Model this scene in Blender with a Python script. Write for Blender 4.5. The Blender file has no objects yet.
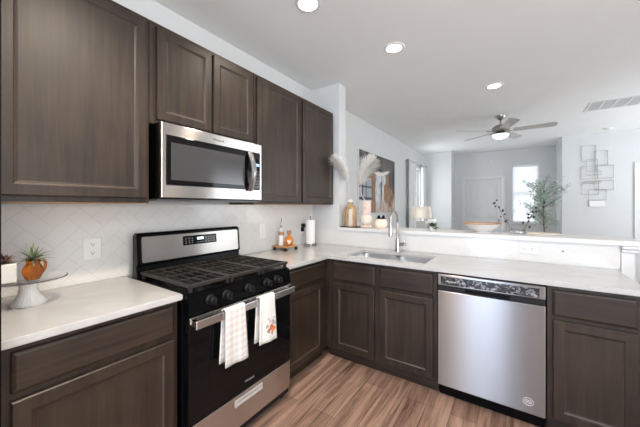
import bpy, bmesh, math, random
from mathutils import Vector, Matrix, noise
random.seed(7)
PI = math.pi
C = bpy.context.scene.collection
sc = bpy.context.scene

# ------------------------------------------------------------------ camera, world, lights, exposure
cam_d = bpy.data.cameras.new('camera'); cam = bpy.data.objects.new('camera', cam_d); C.objects.link(cam)
cam_d.sensor_width = 36; cam_d.lens = 285/640*36; cam_d.shift_y = -7.2/640; cam_d.clip_start = 0.02
cam.location = (1.99, -0.778, 1.3435); cam.rotation_euler = (PI/2, 0, 0.597)
sc.camera = cam
w = bpy.data.worlds.new('World'); sc.world = w; w.use_nodes = True
wn = w.node_tree.nodes['Background']; wn.inputs[0].default_value = (0.90, 0.95, 1.0, 1); wn.inputs[1].default_value = 1.6
sc.view_settings.view_transform = 'Standard'; sc.view_settings.look = 'None'
sc.view_settings.gamma = 1.0; sc.view_settings.use_curve_mapping = False
sc.view_settings.exposure = 0.68

def area(name, loc, rot, sx, sy, power, col=(1, 1, 1)):
    d = bpy.data.lights.new(name, 'AREA'); d.shape = 'RECTANGLE'; d.size = sx; d.size_y = sy
    d.energy = power; d.color = col
    o = bpy.data.objects.new(name, d); C.objects.link(o); o.location = loc; o.rotation_euler = rot
    return o
area('daylight_patio_door', (1.50, -3.32, 1.15), (PI/2, 0, 0), 0.72, 2.1, 30, (0.56, 0.73, 1.0))
area('ceiling_fill_back', (3.85, -3.32, 1.6), (math.radians(158), 0, 0), 1.6, 1.5, 56, (0.72, 0.84, 1.0))  # added area lamp, aimed up to brighten the kitchen ceiling from behind
area('ceiling_fill_side', (5.12, -1.5, 1.45), (math.radians(155), 0, PI/2), 2.6, 2.0, 92, (1.0, 0.955, 0.89))  # added warm lamp at the unseen right wall, tilted up at the ceiling
area('ceiling_fill_front', (5.12, 4.9, 1.45), (math.radians(125), 0, PI/2), 2.4, 1.8, 29, (0.88, 0.95, 1.0))  # added lamp out of view, lifts the living room ceiling and walls
area('daylight_alcove_window', (2.215, 7.95, 1.65), (-PI/2, 0, 0), 0.7, 1.6, 9, (0.92, 0.97, 1.0))
area('daylight_curtain_window', (-0.02, 6.3, 1.6), (PI/2, 0, -PI/2), 0.8, 1.3, 9, (0.88, 0.95, 1.0))

# ------------------------------------------------------------------ materials
def nmat(name):
    m = bpy.data.materials.new(name); m.use_nodes = True
    return m, m.node_tree, m.node_tree.nodes['Principled BSDF']
def pset(b, **k):
    for n, v in k.items():
        n = n.replace('_', ' ')
        if n in b.inputs: b.inputs[n].default_value = v
def mat(name, col, rough=0.5, metal=0.0, var=0.0, scale=8, **k):
    m, t, b = nmat(name); pset(b, Roughness=rough, Metallic=metal, **k)
    c = (*col, 1)
    if var:
        g = t.nodes.new('ShaderNodeNewGeometry'); n = t.nodes.new('ShaderNodeTexNoise'); n.inputs['Scale'].default_value = scale
        n.inputs['Detail'].default_value = 5
        r = t.nodes.new('ShaderNodeValToRGB')
        r.color_ramp.elements[0].position = .3; r.color_ramp.elements[1].position = .7
        r.color_ramp.elements[0].color = tuple(max(0, x*(1-var)) for x in col)+(1,)
        r.color_ramp.elements[1].color = tuple(min(1, x*(1+var)) for x in col)+(1,)
        t.links.new(g.outputs['Position'], n.inputs['Vector']); t.links.new(n.outputs['Fac'], r.inputs['Fac'])
        t.links.new(r.outputs['Color'], b.inputs['Base Color'])
    else:
        b.inputs['Base Color'].default_value = c
    return m
def emat(name, col, s):
    m, t, b = nmat(name); pset(b, Base_Color=(*col, 1), Emission_Color=(*col, 1), Emission_Strength=s)
    return m
def math_node(t, op, a, b=None, c=None):
    n = t.nodes.new('ShaderNodeMath'); n.operation = op
    for i, v in enumerate((a, b, c)):
        if v is None: continue
        if isinstance(v, (int, float)): n.inputs[i].default_value = v
        else: t.links.new(v, n.inputs[i])
    return n.outputs[0]

def wood_mat(name, dark, light, axis, rough=0.43, scale=1.0):
    """stained wood, grain running along axis (0,1,2)"""
    m, t, b = nmat(name)
    g = t.nodes.new('ShaderNodeNewGeometry'); mp = t.nodes.new('ShaderNodeMapping')
    s = [22*scale]*3; s[axis] = 1.3*scale
    mp.inputs['Scale'].default_value = s
    t.links.new(g.outputs['Position'], mp.inputs['Vector'])
    n = t.nodes.new('ShaderNodeTexNoise'); n.inputs['Scale'].default_value = 1.6; n.inputs['Detail'].default_value = 9
    n.inputs['Roughness'].default_value = .65
    t.links.new(mp.outputs[0], n.inputs['Vector'])
    n2 = t.nodes.new('ShaderNodeTexNoise'); n2.inputs['Scale'].default_value = 3.0; n2.inputs['Detail'].default_value = 3
    t.links.new(g.outputs['Position'], n2.inputs['Vector'])
    f = math_node(t, 'ADD', math_node(t, 'MULTIPLY', n.outputs['Fac'], .62), math_node(t, 'MULTIPLY', n2.outputs['Fac'], .38))
    r = t.nodes.new('ShaderNodeValToRGB'); r.color_ramp.elements[0].position = .37; r.color_ramp.elements[1].position = .64
    r.color_ramp.elements[0].color = (*dark, 1); r.color_ramp.elements[1].color = (*light, 1)
    t.links.new(f, r.inputs['Fac']); t.links.new(r.outputs['Color'], b.inputs['Base Color'])
    bp = t.nodes.new('ShaderNodeBump'); bp.inputs['Strength'].default_value = .08; bp.inputs['Distance'].default_value = .002
    t.links.new(n.outputs['Fac'], bp.inputs['Height']); t.links.new(bp.outputs[0], b.inputs['Normal'])
    pset(b, Roughness=rough, Specular_IOR_Level=.5)
    return m

def steel_mat(name, col, rough, axis):
    """brushed stainless steel, brushing along axis"""
    m, t, b = nmat(name)
    g = t.nodes.new('ShaderNodeNewGeometry'); mp = t.nodes.new('ShaderNodeMapping')
    s = [300]*3; s[axis] = 3
    mp.inputs['Scale'].default_value = s
    n = t.nodes.new('ShaderNodeTexNoise'); n.inputs['Scale'].default_value = 1; n.inputs['Detail'].default_value = 2
    t.links.new(g.outputs['Position'], mp.inputs['Vector']); t.links.new(mp.outputs[0], n.inputs['Vector'])
    r = t.nodes.new('ShaderNodeMapRange'); r.inputs['To Min'].default_value = rough-.02; r.inputs['To Max'].default_value = rough+.02
    t.links.new(n.outputs['Fac'], r.inputs['Value']); t.links.new(r.outputs[0], b.inputs['Roughness'])
    pset(b, Base_Color=(*col, 1), Metallic=1.0, Anisotropic=1.0)
    tv = t.nodes.new('ShaderNodeCombineXYZ')
    for i in range(3): tv.inputs[i].default_value = 1.0 if i == 2 else 0.0
    t.links.new(tv.outputs[0], b.inputs['Tangent'])
    return m

def tile_mat(name, axis, off_a, off_b, grout=(.60, .585, .565)):
    """glossy white 3x6 tile in a diagonal herringbone; axis = the wall's horizontal world axis"""
    m, t, b = nmat(name)
    g = t.nodes.new('ShaderNodeNewGeometry'); sp = t.nodes.new('ShaderNodeSeparateXYZ'); t.links.new(g.outputs['Position'], sp.inputs[0])
    h = sp.outputs[axis]; z = sp.outputs[2]; W = .1078
    u = math_node(t, 'DIVIDE', math_node(t, 'SUBTRACT', math_node(t, 'ADD', h, z), off_a), W)
    v = math_node(t, 'DIVIDE', math_node(t, 'SUBTRACT', math_node(t, 'SUBTRACT', z, h), off_b), W)
    i = math_node(t, 'FLOOR', u); j = math_node(t, 'FLOOR', v)
    fu = math_node(t, 'SUBTRACT', u, i); fv = math_node(t, 'SUBTRACT', v, j)
    k = math_node(t, 'FLOORED_MODULO', math_node(t, 'SUBTRACT', i, j), 4.0)
    def off(n): return math_node(t, 'MULTIPLY', math_node(t, 'COMPARE', k, float(n), .3), 9.0)
    inv = lambda x: math_node(t, 'SUBTRACT', 1.0, x)
    d = math_node(t, 'MINIMUM', math_node(t, 'MINIMUM', math_node(t, 'ADD', fu, off(1)), math_node(t, 'ADD', inv(fu), off(0))),
                  math_node(t, 'MINIMUM', math_node(t, 'ADD', fv, off(2)), math_node(t, 'ADD', inv(fv), off(3))))
    mr = t.nodes.new('ShaderNodeMapRange'); mr.inputs['From Min'].default_value = .010; mr.inputs['From Max'].default_value = .026
    t.links.new(d, mr.inputs['Value'])
    mx = t.nodes.new('ShaderNodeMix'); mx.data_type = 'RGBA'
    mx.inputs['A'].default_value = (*grout, 1); mx.inputs['B'].default_value = (.75, .745, .73, 1)
    t.links.new(mr.outputs[0], mx.inputs['Factor']); t.links.new(mx.outputs['Result'], b.inputs['Base Color'])
    rr = math_node(t, 'SUBTRACT', .62, math_node(t, 'MULTIPLY', mr.outputs[0], .50)); t.links.new(rr, b.inputs['Roughness'])
    bp = t.nodes.new('ShaderNodeBump'); bp.inputs['Strength'].default_value = .2; bp.inputs['Distance'].default_value = .002
    t.links.new(mr.outputs[0], bp.inputs['Height']); t.links.new(bp.outputs[0], b.inputs['Normal'])
    return m

def floor_mat():
    m, t, b = nmat('plank_floor')
    g = t.nodes.new('ShaderNodeNewGeometry'); sp = t.nodes.new('ShaderNodeSeparateXYZ'); t.links.new(g.outputs['Position'], sp.inputs[0])
    cb = t.nodes.new('ShaderNodeCombineXYZ'); t.links.new(sp.outputs[1], cb.inputs[0]); t.links.new(sp.outputs[0], cb.inputs[1])
    br = t.nodes.new('ShaderNodeTexBrick'); br.offset = .37; br.inputs['Scale'].default_value = 1
    br.inputs['Brick Width'].default_value = 1.22; br.inputs['Row Height'].default_value = .15
    br.inputs['Mortar Size'].default_value = .0018; br.inputs['Mortar Smooth'].default_value = .4
    br.inputs['Color1'].default_value = (.43, .275, .205, 1); br.inputs['Color2'].default_value = (.285, .175, .13, 1)
    br.inputs['Mortar'].default_value = (.13, .08, .055, 1); br.inputs['Bias'].default_value = -.1
    t.links.new(cb.outputs[0], br.inputs['Vector'])
    mp = t.nodes.new('ShaderNodeMapping'); mp.inputs['Scale'].default_value = (1.6, 26, 1)
    t.links.new(cb.outputs[0], mp.inputs['Vector'])
    # shift the grain from plank to plank
    rowi = math_node(t, 'FLOOR', math_node(t, 'DIVIDE', sp.outputs[0], .15))
    cz = t.nodes.new('ShaderNodeCombineXYZ'); t.links.new(math_node(t, 'MULTIPLY', rowi, 7.3), cz.inputs[0]); t.links.new(math_node(t, 'MULTIPLY', rowi, 3.1), cz.inputs[2])
    va = t.nodes.new('ShaderNodeVectorMath'); va.operation = 'ADD'; t.links.new(mp.outputs[0], va.inputs[0]); t.links.new(cz.outputs[0], va.inputs[1])
    n = t.nodes.new('ShaderNodeTexNoise'); n.inputs['Scale'].default_value = 1.0; n.inputs['Detail'].default_value = 8; n.inputs['Roughness'].default_value = .6
    n.inputs['Distortion'].default_value = .8
    t.links.new(va.outputs[0], n.inputs['Vector'])
    r = t.nodes.new('ShaderNodeValToRGB'); r.color_ramp.elements[0].position = .34; r.color_ramp.elements[1].position = .60
    r.color_ramp.elements[0].color = (.34, .305, .28, 1); r.color_ramp.elements[1].color = (1.0, 1.0, 1.0, 1)
    t.links.new(n.outputs['Fac'], r.inputs['Fac'])
    mx = t.nodes.new('ShaderNodeMix'); mx.data_type = 'RGBA'; mx.blend_type = 'MULTIPLY'; mx.inputs['Factor'].default_value = 1
    t.links.new(br.outputs['Color'], mx.inputs['A']); t.links.new(r.outputs['Color'], mx.inputs['B'])
    t.links.new(mx.outputs['Result'], b.inputs['Base Color'])
    pset(b, Roughness=.42)
    return m

def quartz_mat():
    m, t, b = nmat('white_quartz')
    g = t.nodes.new('ShaderNodeNewGeometry'); n = t.nodes.new('ShaderNodeTexNoise'); n.inputs['Scale'].default_value = 2.2; n.inputs['Detail'].default_value = 6
    n.inputs['Distortion'].default_value = 1.2
    t.links.new(g.outputs['Position'], n.inputs['Vector'])
    r = t.nodes.new('ShaderNodeValToRGB'); e = r.color_ramp.elements
    e[0].position = .42; e[0].color = (.53, .527, .523, 1); e[1].position = .6; e[1].color = (.53, .527, .523, 1)
    x = e.new(.5); x.color = (.49, .487, .483, 1)
    t.links.new(n.outputs['Fac'], r.inputs['Fac']); t.links.new(r.outputs['Color'], b.inputs['Base Color'])
    pset(b, Roughness=.14)
    return m

M = {}
M['wall'] = mat('wall_paint', (.69, .695, .695), .75, var=.015, scale=3)
M['ceil'] = mat('ceiling_paint', (.865, .88, .87), .85, var=.01, scale=5)
M['trim'] = mat('white_trim_paint', (.76, .76, .755), .4)
M['tileY'] = tile_mat('herringbone_tile_range_wall', 1, .900, 1.555)
M['tileX'] = tile_mat('herringbone_tile_bar_wall', 0, 2.650, -.806, (.66, .655, .645))
M['quartz'] = quartz_mat()
M['floor'] = floor_mat()
WD, WL = (.0140, .0089, .0062), (.048, .0305, .0198)
M['woodV'] = wood_mat('espresso_wood_vertical', WD, WL, 2)
M['woodY'] = wood_mat('espresso_wood_along_y', WD, WL, 1)
M['woodX'] = wood_mat('espresso_wood_along_x', WD, WL, 0)
M['bead'] = mat('pale_wood_bead', (.085, .060, .042), .4, var=.2, scale=25)
M['edge'] = mat('maple_edge', (.50, .28, .13), .5, var=.15, scale=30)
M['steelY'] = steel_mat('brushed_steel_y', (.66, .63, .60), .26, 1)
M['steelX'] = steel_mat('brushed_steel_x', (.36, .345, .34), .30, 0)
M['chrome'] = mat('satin_nickel', (.50, .49, .48), .26, 1.0)
M['brightsteel'] = mat('bright_satin_steel', (.86, .86, .86), .38, .85)
M['sinksteel'] = mat('sink_steel', (.72, .72, .73), .3, 1.0)
M['blackgloss'] = mat('black_glass', (.004, .004, .0045), .05, Specular_IOR_Level=.22)
M['black'] = mat('black_enamel', (.0025, .0025, .003), .2, Specular_IOR_Level=.12)
M['blackmatte'] = mat('black_plastic', (.010, .010, .011), .35, Specular_IOR_Level=.3)
M['iron'] = mat('cast_iron', (.022, .019, .017), .42, var=.3, scale=60)
M['greyprint'] = mat('grey_print', (.35, .35, .36), .5)
M['darkgrey'] = mat('dark_grey_panel', (.07, .07, .075), .3)
M['display'] = emat('lit_display', (.75, .88, 1.0), 1.2)
M['displayblue'] = emat('lit_display_blue', (.25, .40, 1.0), .8)
M['lampwhite'] = emat('lamp_diffuser', (1.0, .97, .92), 9)
M['fanlight'] = emat('fan_light_glass', (1.0, .98, .95), 2.2)
M['whiteplastic'] = mat('white_plastic', (.82, .82, .80), .35)
M['slot'] = mat('dark_slot', (.03, .03, .03), .6)
M['ceramic'] = mat('white_ceramic', (.82, .80, .77), .25)
def glass(name, col, rough=.0, ior=1.45):
    m, t, b = nmat(name); pset(b, Base_Color=(*col, 1), Roughness=rough, IOR=ior, Transmission_Weight=1.0); return m
M['thinglass'] = glass('thin_clear_glass', (.99, .99, .99), 0, 1.16)
M['glass'] = glass('clear_glass', (.97, .98, .98))
M['amber'] = glass('amber_glass', (.66, .19, .02), .10)
M['frost'] = mat('pressed_white_glass', (.88, .88, .87), .2, Transmission_Weight=.2, IOR=1.3)
M['paper'] = mat('paper_towel', (.86, .86, .86), .9)
M['leaf'] = mat('green_leaf', (.11, .17, .08), .5, var=.35, scale=20)
M['airleaf'] = mat('grey_green_leaf', (.17, .21, .13), .55, var=.3, scale=30)
M['leafred'] = mat('red_green_leaf', (.16, .09, .07), .5, var=.5, scale=40)
M['paleleaf'] = mat('pale_olive_leaf', (.42, .50, .43), .6, var=.3, scale=9)
M['bark'] = mat('bark', (.16, .13, .10), .8, var=.3, scale=30)
M['berry'] = mat('dark_berry', (.035, .025, .03), .4)
M['petal'] = mat('white_petal', (.85, .85, .82), .7)
M['pampas'] = mat('pampas_cream', (.97, .95, .91), .95, var=.06, scale=20)
M['pampaspink'] = mat('pampas_pink', (.82, .66, .60), .95, var=.08, scale=40)
M['fan'] = mat('brushed_nickel_fan', (.45, .43, .40), .3, 1.0)
M['blade'] = mat('grey_fan_blade', (.52, .52, .50), .45, var=.12, scale=9)
M['wire'] = mat('dull_metal_wire', (.48, .46, .43), .45, .6)
M['boardwood'] = wood_mat('honey_wood', (.38, .18, .06), (.62, .34, .14), 1, .45)
M['corkwood'] = mat('brown_wood_band', (.36, .20, .11), .6, var=.2, scale=50)
M['darkboard'] = wood_mat('dark_board', (.03, .025, .02), (.09, .07, .05), 0, .4)
M['curtain'] = mat('grey_curtain_fabric', (.74, .74, .73), .9, var=.03, scale=14)
M['shade'] = mat('linen_lamp_shade', (.85, .82, .76), .85, Transmission_Weight=.0)
def blind_mat():
    m, t, b = nmat('white_blind_slat')
    tr = t.nodes.new('ShaderNodeBsdfTranslucent'); tr.inputs[0].default_value = (.92,.93,.94,1)
    mx = t.nodes.new('ShaderNodeMixShader'); mx.inputs[0].default_value = .55; pset(b, Base_Color=(.92,.93,.94,1), Roughness=.5)
    t.links.new(b.outputs[0], mx.inputs[1]); t.links.new(tr.outputs[0], mx.inputs[2]); t.links.new(mx.outputs[0], t.nodes['Material Output'].inputs['Surface'])
    return m
M['blind'] = blind_mat()
M['brownwood'] = wood_mat('brown_door_wood', (.17, .08, .045), (.30, .16, .09), 2, .45)

# ------------------------------------------------------------------ mesh builder
class MB:
    def __init__(self, fmap=None): self.bm = bmesh.new(); self.f = fmap
    def v(self, p):
        p = self.f(*p) if self.f else p
        return self.bm.verts.new(p)
    def face(self, vs):
        try: return self.bm.faces.new(vs)
        except ValueError: return None
    def box(self, x0, x1, y0, y1, z0, z1, bev=0.0, seg=2):
        b = [self.v(p) for p in ((x0,y0,z0),(x1,y0,z0),(x1,y1,z0),(x0,y1,z0),(x0,y0,z1),(x1,y0,z1),(x1,y1,z1),(x0,y1,z1))]
        fs = [self.face([b[i] for i in q]) for q in ((0,3,2,1),(4,5,6,7),(0,1,5,4),(1,2,6,5),(2,3,7,6),(3,0,4,7))]
        if bev:
            es = list({e for f in fs for e in f.edges})
            bmesh.ops.bevel(self.bm, geom=es, offset=bev, segments=seg, affect='EDGES', profile=.5)
        return self
    def rings(self, rs, cap0=True, cap1=True):
        """rs: list of rings (lists of points, same count)"""
        R = [[self.v(p) for p in r] for r in rs]
        n = len(R[0])
        for a, b in zip(R, R[1:]):
            for i in range(n): self.face([a[i], a[(i+1) % n], b[(i+1) % n], b[i]])
        if cap0: self.face(list(reversed(R[0])))
        if cap1: self.face(R[-1])
        return self
    def rect_rings(self, u0, u1, v0, v1, prof, cap0=True, cap1=True):
        """prof: (inset, w) list; rectangle in the first two mapped coordinates, w the third"""
        rs = []
        for ins, ww in prof:
            rs.append([(u0+ins, v0+ins, ww), (u1-ins, v0+ins, ww), (u1-ins, v1-ins, ww), (u0+ins, v1-ins, ww)])
        return self.rings(rs, cap0, cap1)
    def lathe(self, prof, c=(0,0,0), n=32, axis=2, cap0=True, cap1=True, fx=1.0):
        rs = []
        for r, h in prof:
            ring = []
            for i in range(n):
                a = 2*PI*i/n; x, y = r*math.cos(a)*fx, r*math.sin(a)
                p = (x, y, h) if axis == 2 else ((h, x, y) if axis == 0 else (y, h, x))
                ring.append((p[0]+c[0], p[1]+c[1], p[2]+c[2]))
            rs.append(ring)
        return self.rings(rs, cap0, cap1)
    def tube(self, pts, r, n=8, closed=False):
        P = [Vector(p) for p in pts]
        rs = []; N = len(P)
        rad = r if isinstance(r, (list, tuple)) else [r]*N
        up = None
        for i in range(N):
            if closed: d = P[(i+1) % N]-P[i-1]
            else: d = P[min(i+1, N-1)]-P[max(i-1, 0)]
            d.normalize()
            if up is None:
                up = Vector((0,0,1)) if abs(d.z) < .9 else Vector((1,0,0))
            s = d.cross(up)
            if s.length < 1e-5: s = d.orthogonal()
            s.normalize(); up = s.cross(d); up.normalize()
            rs.append([tuple(P[i]+(s*math.cos(2*PI*k/n)+up*math.sin(2*PI*k/n))*rad[i]) for k in range(n)])
        if closed:
            R = [[self.v(p) for p in ring] for ring in rs]
            for a, b in zip(R, R[1:]+R[:1]):
                for i in range(n): self.face([a[i], a[(i+1) % n], b[(i+1) % n], b[i]])
        else: self.rings(rs)
        return self
    def ball(self, c, r, seg=12, sz=1.0):
        prof = [(max(1e-4, r*math.sin(PI*i/8)), -r*sz*math.cos(PI*i/8)) for i in range(9)]
        return self.lathe(prof, c, seg)
    def leaf(self, base, d, length, width, bend=0.0, seg=3, nrm=None):
        d = Vector(d).normalized(); s = d.cross(Vector(nrm) if nrm else Vector((0,0,1)))
        if s.length < 1e-3: s = d.orthogonal()
        s.normalize(); u = s.cross(d)
        pv = None; b0 = Vector(base)
        for i in range(seg+1):
            t = i/seg; wd = width*math.sin(PI*(0.12+.88*t))*.5 if t < 1 else 0.0005
            p = b0+d*(length*t)+Vector((0,0,-bend*t*t))
            q = (self.v(tuple(p-s*wd)), self.v(tuple(p+u*wd*.25)), self.v(tuple(p+s*wd)))
            if pv:
                self.face([pv[0], pv[1], q[1], q[0]]); self.face([pv[1], pv[2], q[2], q[1]])
            pv = q
        return self
    def build(self, name, m, parent=None, smooth=False, loc=None, auto=None):
        bmesh.ops.recalc_face_normals(self.bm, faces=self.bm.faces)
        me = bpy.data.meshes.new(name)
        off = Vector((0,0,0)); p = parent
        while p: off += p.location; p = p.parent
        if loc is not None: off = Vector(loc)
        for v in self.bm.verts: v.co -= off
        self.bm.to_mesh(me); self.bm.free()
        for mm in (m if isinstance(m, list) else [m]): me.materials.append(mm)
        o = bpy.data.objects.new(name, me); C.objects.link(o)
        if parent: o.parent = parent
        elif loc is not None: o.location = loc
        if smooth:
            me.polygons.foreach_set('use_smooth', [True]*len(me.polygons))
            if auto is not None:
                me.set_sharp_from_angle(angle=math.radians(auto))
        return o
def tag(o, label=None, cat=None, group=None, kind=None):
    if label: o['label'] = label
    if cat: o['category'] = cat
    if group: o['group'] = group
    if kind: o['kind'] = kind
    return o
def thing(name, label, cat, loc=(0,0,0), group=None):
    o = bpy.data.objects.new(name, None); o.empty_display_size = .1; C.objects.link(o); o.location = loc
    return tag(o, label, cat, group)
def structure(name, mb, m, parent=None, **k):
    o = mb.build(name, m, parent, **k)
    if parent is None: o['kind'] = 'structure'
    return o
def sbox(name, m, *a, **k): return structure(name, MB().box(*a, **k), m)
def copy_tree(o, parent=None):
    c = o.copy(); C.objects.link(c)
    if parent: c.parent = parent
    for ch in list(o.children): copy_tree(ch, c)
    return c
def text_mesh(s, size, parent, m, name, mtx, depth=.0006, scale=(1,1,1)):
    cu = bpy.data.curves.new('t', 'FONT'); cu.body = s; cu.size = size; cu.align_x = 'CENTER'; cu.align_y = 'CENTER'; cu.extrude = depth
    to = bpy.data.objects.new('t', cu); C.objects.link(to)
    bpy.context.view_layer.update()
    me = bpy.data.meshes.new_from_object(to.evaluated_get(bpy.context.evaluated_depsgraph_get()))
    bpy.data.objects.remove(to); me.name = name
    off = Vector((0,0,0)); p = parent
    while p: off += p.location; p = p.parent
    me.transform(Matrix.Translation(-off) @ mtx @ Matrix.Diagonal((*scale, 1)))
    me.materials.clear(); me.materials.append(m)
    o = bpy.data.objects.new(name, me); C.objects.link(o); o.parent = parent
    return o
FL = lambda x0: (lambda u, v, w: (x0+w, u, v))          # faces looking to +x, on the range wall
FP = lambda y0: (lambda u, v, w: (u, y0-w, v))          # faces looking to -y, on the peninsula
MX = lambda x, y, z: Matrix(((0,0,1,x),(1,0,0,y),(0,1,0,z),(0,0,0,1)))     # text on a +x face
MYN = lambda x, y, z: Matrix(((1,0,0,x),(0,0,-1,y),(0,1,0,z),(0,0,0,1)))   # text on a -y face

# ------------------------------------------------------------------ room shell
H = 2.72
sbox('floor', M['floor'], -.15, 5.3, -3.5, 8.2, -.1, 0)
sbox('ceiling', M['ceil'], -.15, 5.3, -3.5, 8.2, H, H+.1)
def wall_hole(name, axis, p0, p1, a0, a1, holes, m=None):
    """wall slab between p0,p1 on 'axis', spanning a0..a1; holes (h0,h1,z0,z1) sorted"""
    mb = MB()
    def bx(s0, s1, z0, z1):
        if s1-s0 < 1e-4 or z1-z0 < 1e-4: return
        if axis == 0: mb.box(p0, p1, s0, s1, z0, z1)
        else: mb.box(s0, s1, p0, p1, z0, z1)
    c = a0
    for h0, h1, z0, z1 in holes:
        bx(c, h0, 0, H); bx(h0, h1, 0, z0); bx(h0, h1, z1, H); c = h1
    bx(c, a1, 0, H)
    return structure(name, mb, m or M['wall'])
wall_hole('wall_left', 0, -.15, 0, -3.5, 7.11, [(5.85, 6.72, .85, 2.28)])
sbox('wall_living_end', M['wall'], 0, .70, 6.96, 7.11, 0, H)
sbox('wall_alcove_left', M['wall'], .55, .70, 7.11, 7.70, 0, H)
wall_hole('wall_alcove_back', 1, 7.55, 7.70, .70, 2.93, [(.93, 1.755, 0, 2.03), (1.955, 2.478, .96, 2.33)])
sbox('wall_alcove_right', M['wall'], 2.78, 2.93, 6.70, 7.55, 0, H)
wall_hole('wall_hall', 1, 6.55, 6.70, 2.78, 5.2, [(3.83, 4.62, 0, 2.05)])
wall_hole('wall_right', 0, 5.15, 5.30, -3.5, 6.55, [(-2.8, -.2, .45, 2.45), (3.7, 6.1, .55, 2.35)])
wall_hole('wall_back', 1, -3.5, -3.35, 0, 5.15, [(1.14, 1.86, .05, 2.2), (3.0, 4.7, .8, 2.4)])
sbox('wall_stub', M['wall'], 0, .375, 1.977, 2.125, 0, H)
sbox('wall_bar', M['wall'], .375, 2.655, 1.977, 2.125, 0, 1.075)

# tile backsplashes
def tag_struct(o): o['kind'] = 'structure'; return o
mb = MB(); mb.box(0.0005, .008, -.600, 1.976,   .9145, 1.3575)
structure('wall_tile_range', mb, M['tileY'])
mb = MB(); mb.box(.0085, 2.59, 1.969, 1.9765, .9145, 1.076)
structure('wall_tile_bar', mb, M['tileX'])
sbox('trim_1', M['trim'], 2.592, 2.656, 1.962, 1.9765, 0, 1.03, bev=.002)           # painted end post of the bar wall
mb = MB(); mb.box(2.592, 2.672, 1.953, 1.9765, 1.032, 1.052, bev=.004); mb.box(2.592, 2.680, 1.944, 1.9765, 1.053, 1.0745, bev=.006)
structure('trim_2', mb, M['trim'])
sbox('trim_3', M['trim'], .001, .012, -.604, -.600,   .9145, 1.3575)
# baseboards
sbox('baseboard_left', M['trim'], 0, .014, 2.125, 6.96, 0, .12)
sbox('baseboard_end', M['trim'], .014, .70, 6.946, 6.96, 0, .12)
sbox('baseboard_hall', M['trim'], 2.79, 3.75, 6.536, 6.55, 0, .12)

# door in the alcove
d1 = bpy.data.objects.new('door_1', None); C.objects.link(d1); d1.location = (1.34, 7.6, 0); d1['kind'] = 'structure'
mb = MB(FP(7.60)); mb.box(.935, 1.75, .005, 2.025, -.04, 0)
for (u0, u1) in ((1.03, 1.30), (1.385, 1.655)):
    for (v0, v1) in ((.20, .92), (1.05, 1.90)):
        mb.rect_rings(u0, u1, v0, v1, [(0, 0.0005), (.012, .008), (.03, .004), (.05, .010)], True, True)
mb.build('door_panel', M['trim'], d1)
MB(FP(7.60)).lathe([(.012,0),(.012,.03),(.026,.035),(.028,.05),(.012,.06)], (0,0,0)) if False else None
mb = MB(); mb.lathe([(.010,7.598),(.010,7.57),(.026,7.56),(.026,7.54),(.012,7.53)], (1.69,0,1.0), 16, axis=1)
mb.build('door_knob', M['chrome'], d1, smooth=True)
def casing(name, x0, x1, z1, y, t=.07, z0=0, sill=False):
    mb = MB()
    mb.box(x0-t, x0, y-.02, y, z0, z1+t, bev=.004); mb.box(x1, x1+t, y-.02, y, z0, z1+t, bev=.004)
    mb.box(x0, x1, y-.02, y, z1, z1+t, bev=.004)
    return structure(name, mb, M['trim'])
casing('trim_4', .93, 1.755, 2.03, 7.549)
casing('trim_5', 3.83, 4.62, 2.05, 6.549)
mb = MB(FP(6.66)); mb.box(3.835, 4.615, .005, 2.045, -.035, 0)
for (v0, v1) in ((.2, .95), (1.08, 1.92)): mb.rect_rings(3.95, 4.5, v0, v1, [(0, .0005), (.015, .010), (.05, .006)])
structure('door_2', mb, M['brownwood'])

# windows
def window_y(name, x0, x1, z0, z1, y):
    root = bpy.data.objects.new(name, None); C.objects.link(root); root.location = ((x0+x1)/2, y, z0); root['kind'] = 'structure'
    fr = MB(); t = .03
    fr.box(x0, x0+t, y-.02, y+.03, z0, z1); fr.box(x1-t, x1, y-.02, y+.03, z0, z1)
    fr.box(x0+t, x1-t, y-.02, y+.03, z0, z0+t); fr.box(x0+t, x1-t, y-.02, y+.03, z1-t, z1)
    fr.box(x0+t, x1-t, y-.015, y+.025, (z0+z1)/2-.018, (z0+z1)/2+.018)
    fr.build('window_frame', M['trim'], root)
    MB().box(x0+t, x1-t, y+.002, y+.008, z0+t, z1-t).build('window_pane', M['glass'], root)
    return root
def window_x(name, y0, y1, z0, z1, x):
    root = bpy.data.objects.new(name, None); C.objects.link(root); root.location = (x, (y0+y1)/2, z0); root['kind'] = 'structure'
    fr = MB(); t = .035
    fr.box(x-.03, x+.02, y0, y0+t, z0, z1); fr.box(x-.03, x+.02, y1-t, y1, z0, z1)
    fr.box(x-.03, x+.02, y0+t, y1-t, z0, z0+t); fr.box(x-.03, x+.02, y0+t, y1-t, z1-t, z1)
    fr.box(x-.025, x+.015, y0+t, y1-t, (z0+z1)/2-.018, (z0+z1)/2+.018)
    fr.build('window_frame', M['trim'], root)
    MB().box(x-.008, x-.002, y0+t, y1-t, z0+t, z1-t).build('window_pane', M['glass'], root)
    return root
window_y('window_1', 1.955, 2.478, .96, 2.33, 7.64)
window_x('window_2', 5.85, 6.72, .85, 2.28, -.09)
sbox('trim_6', M['trim'], 1.93, 2.50, 7.51, 7.549, .925, .958, bev=.004)     # window sill
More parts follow.
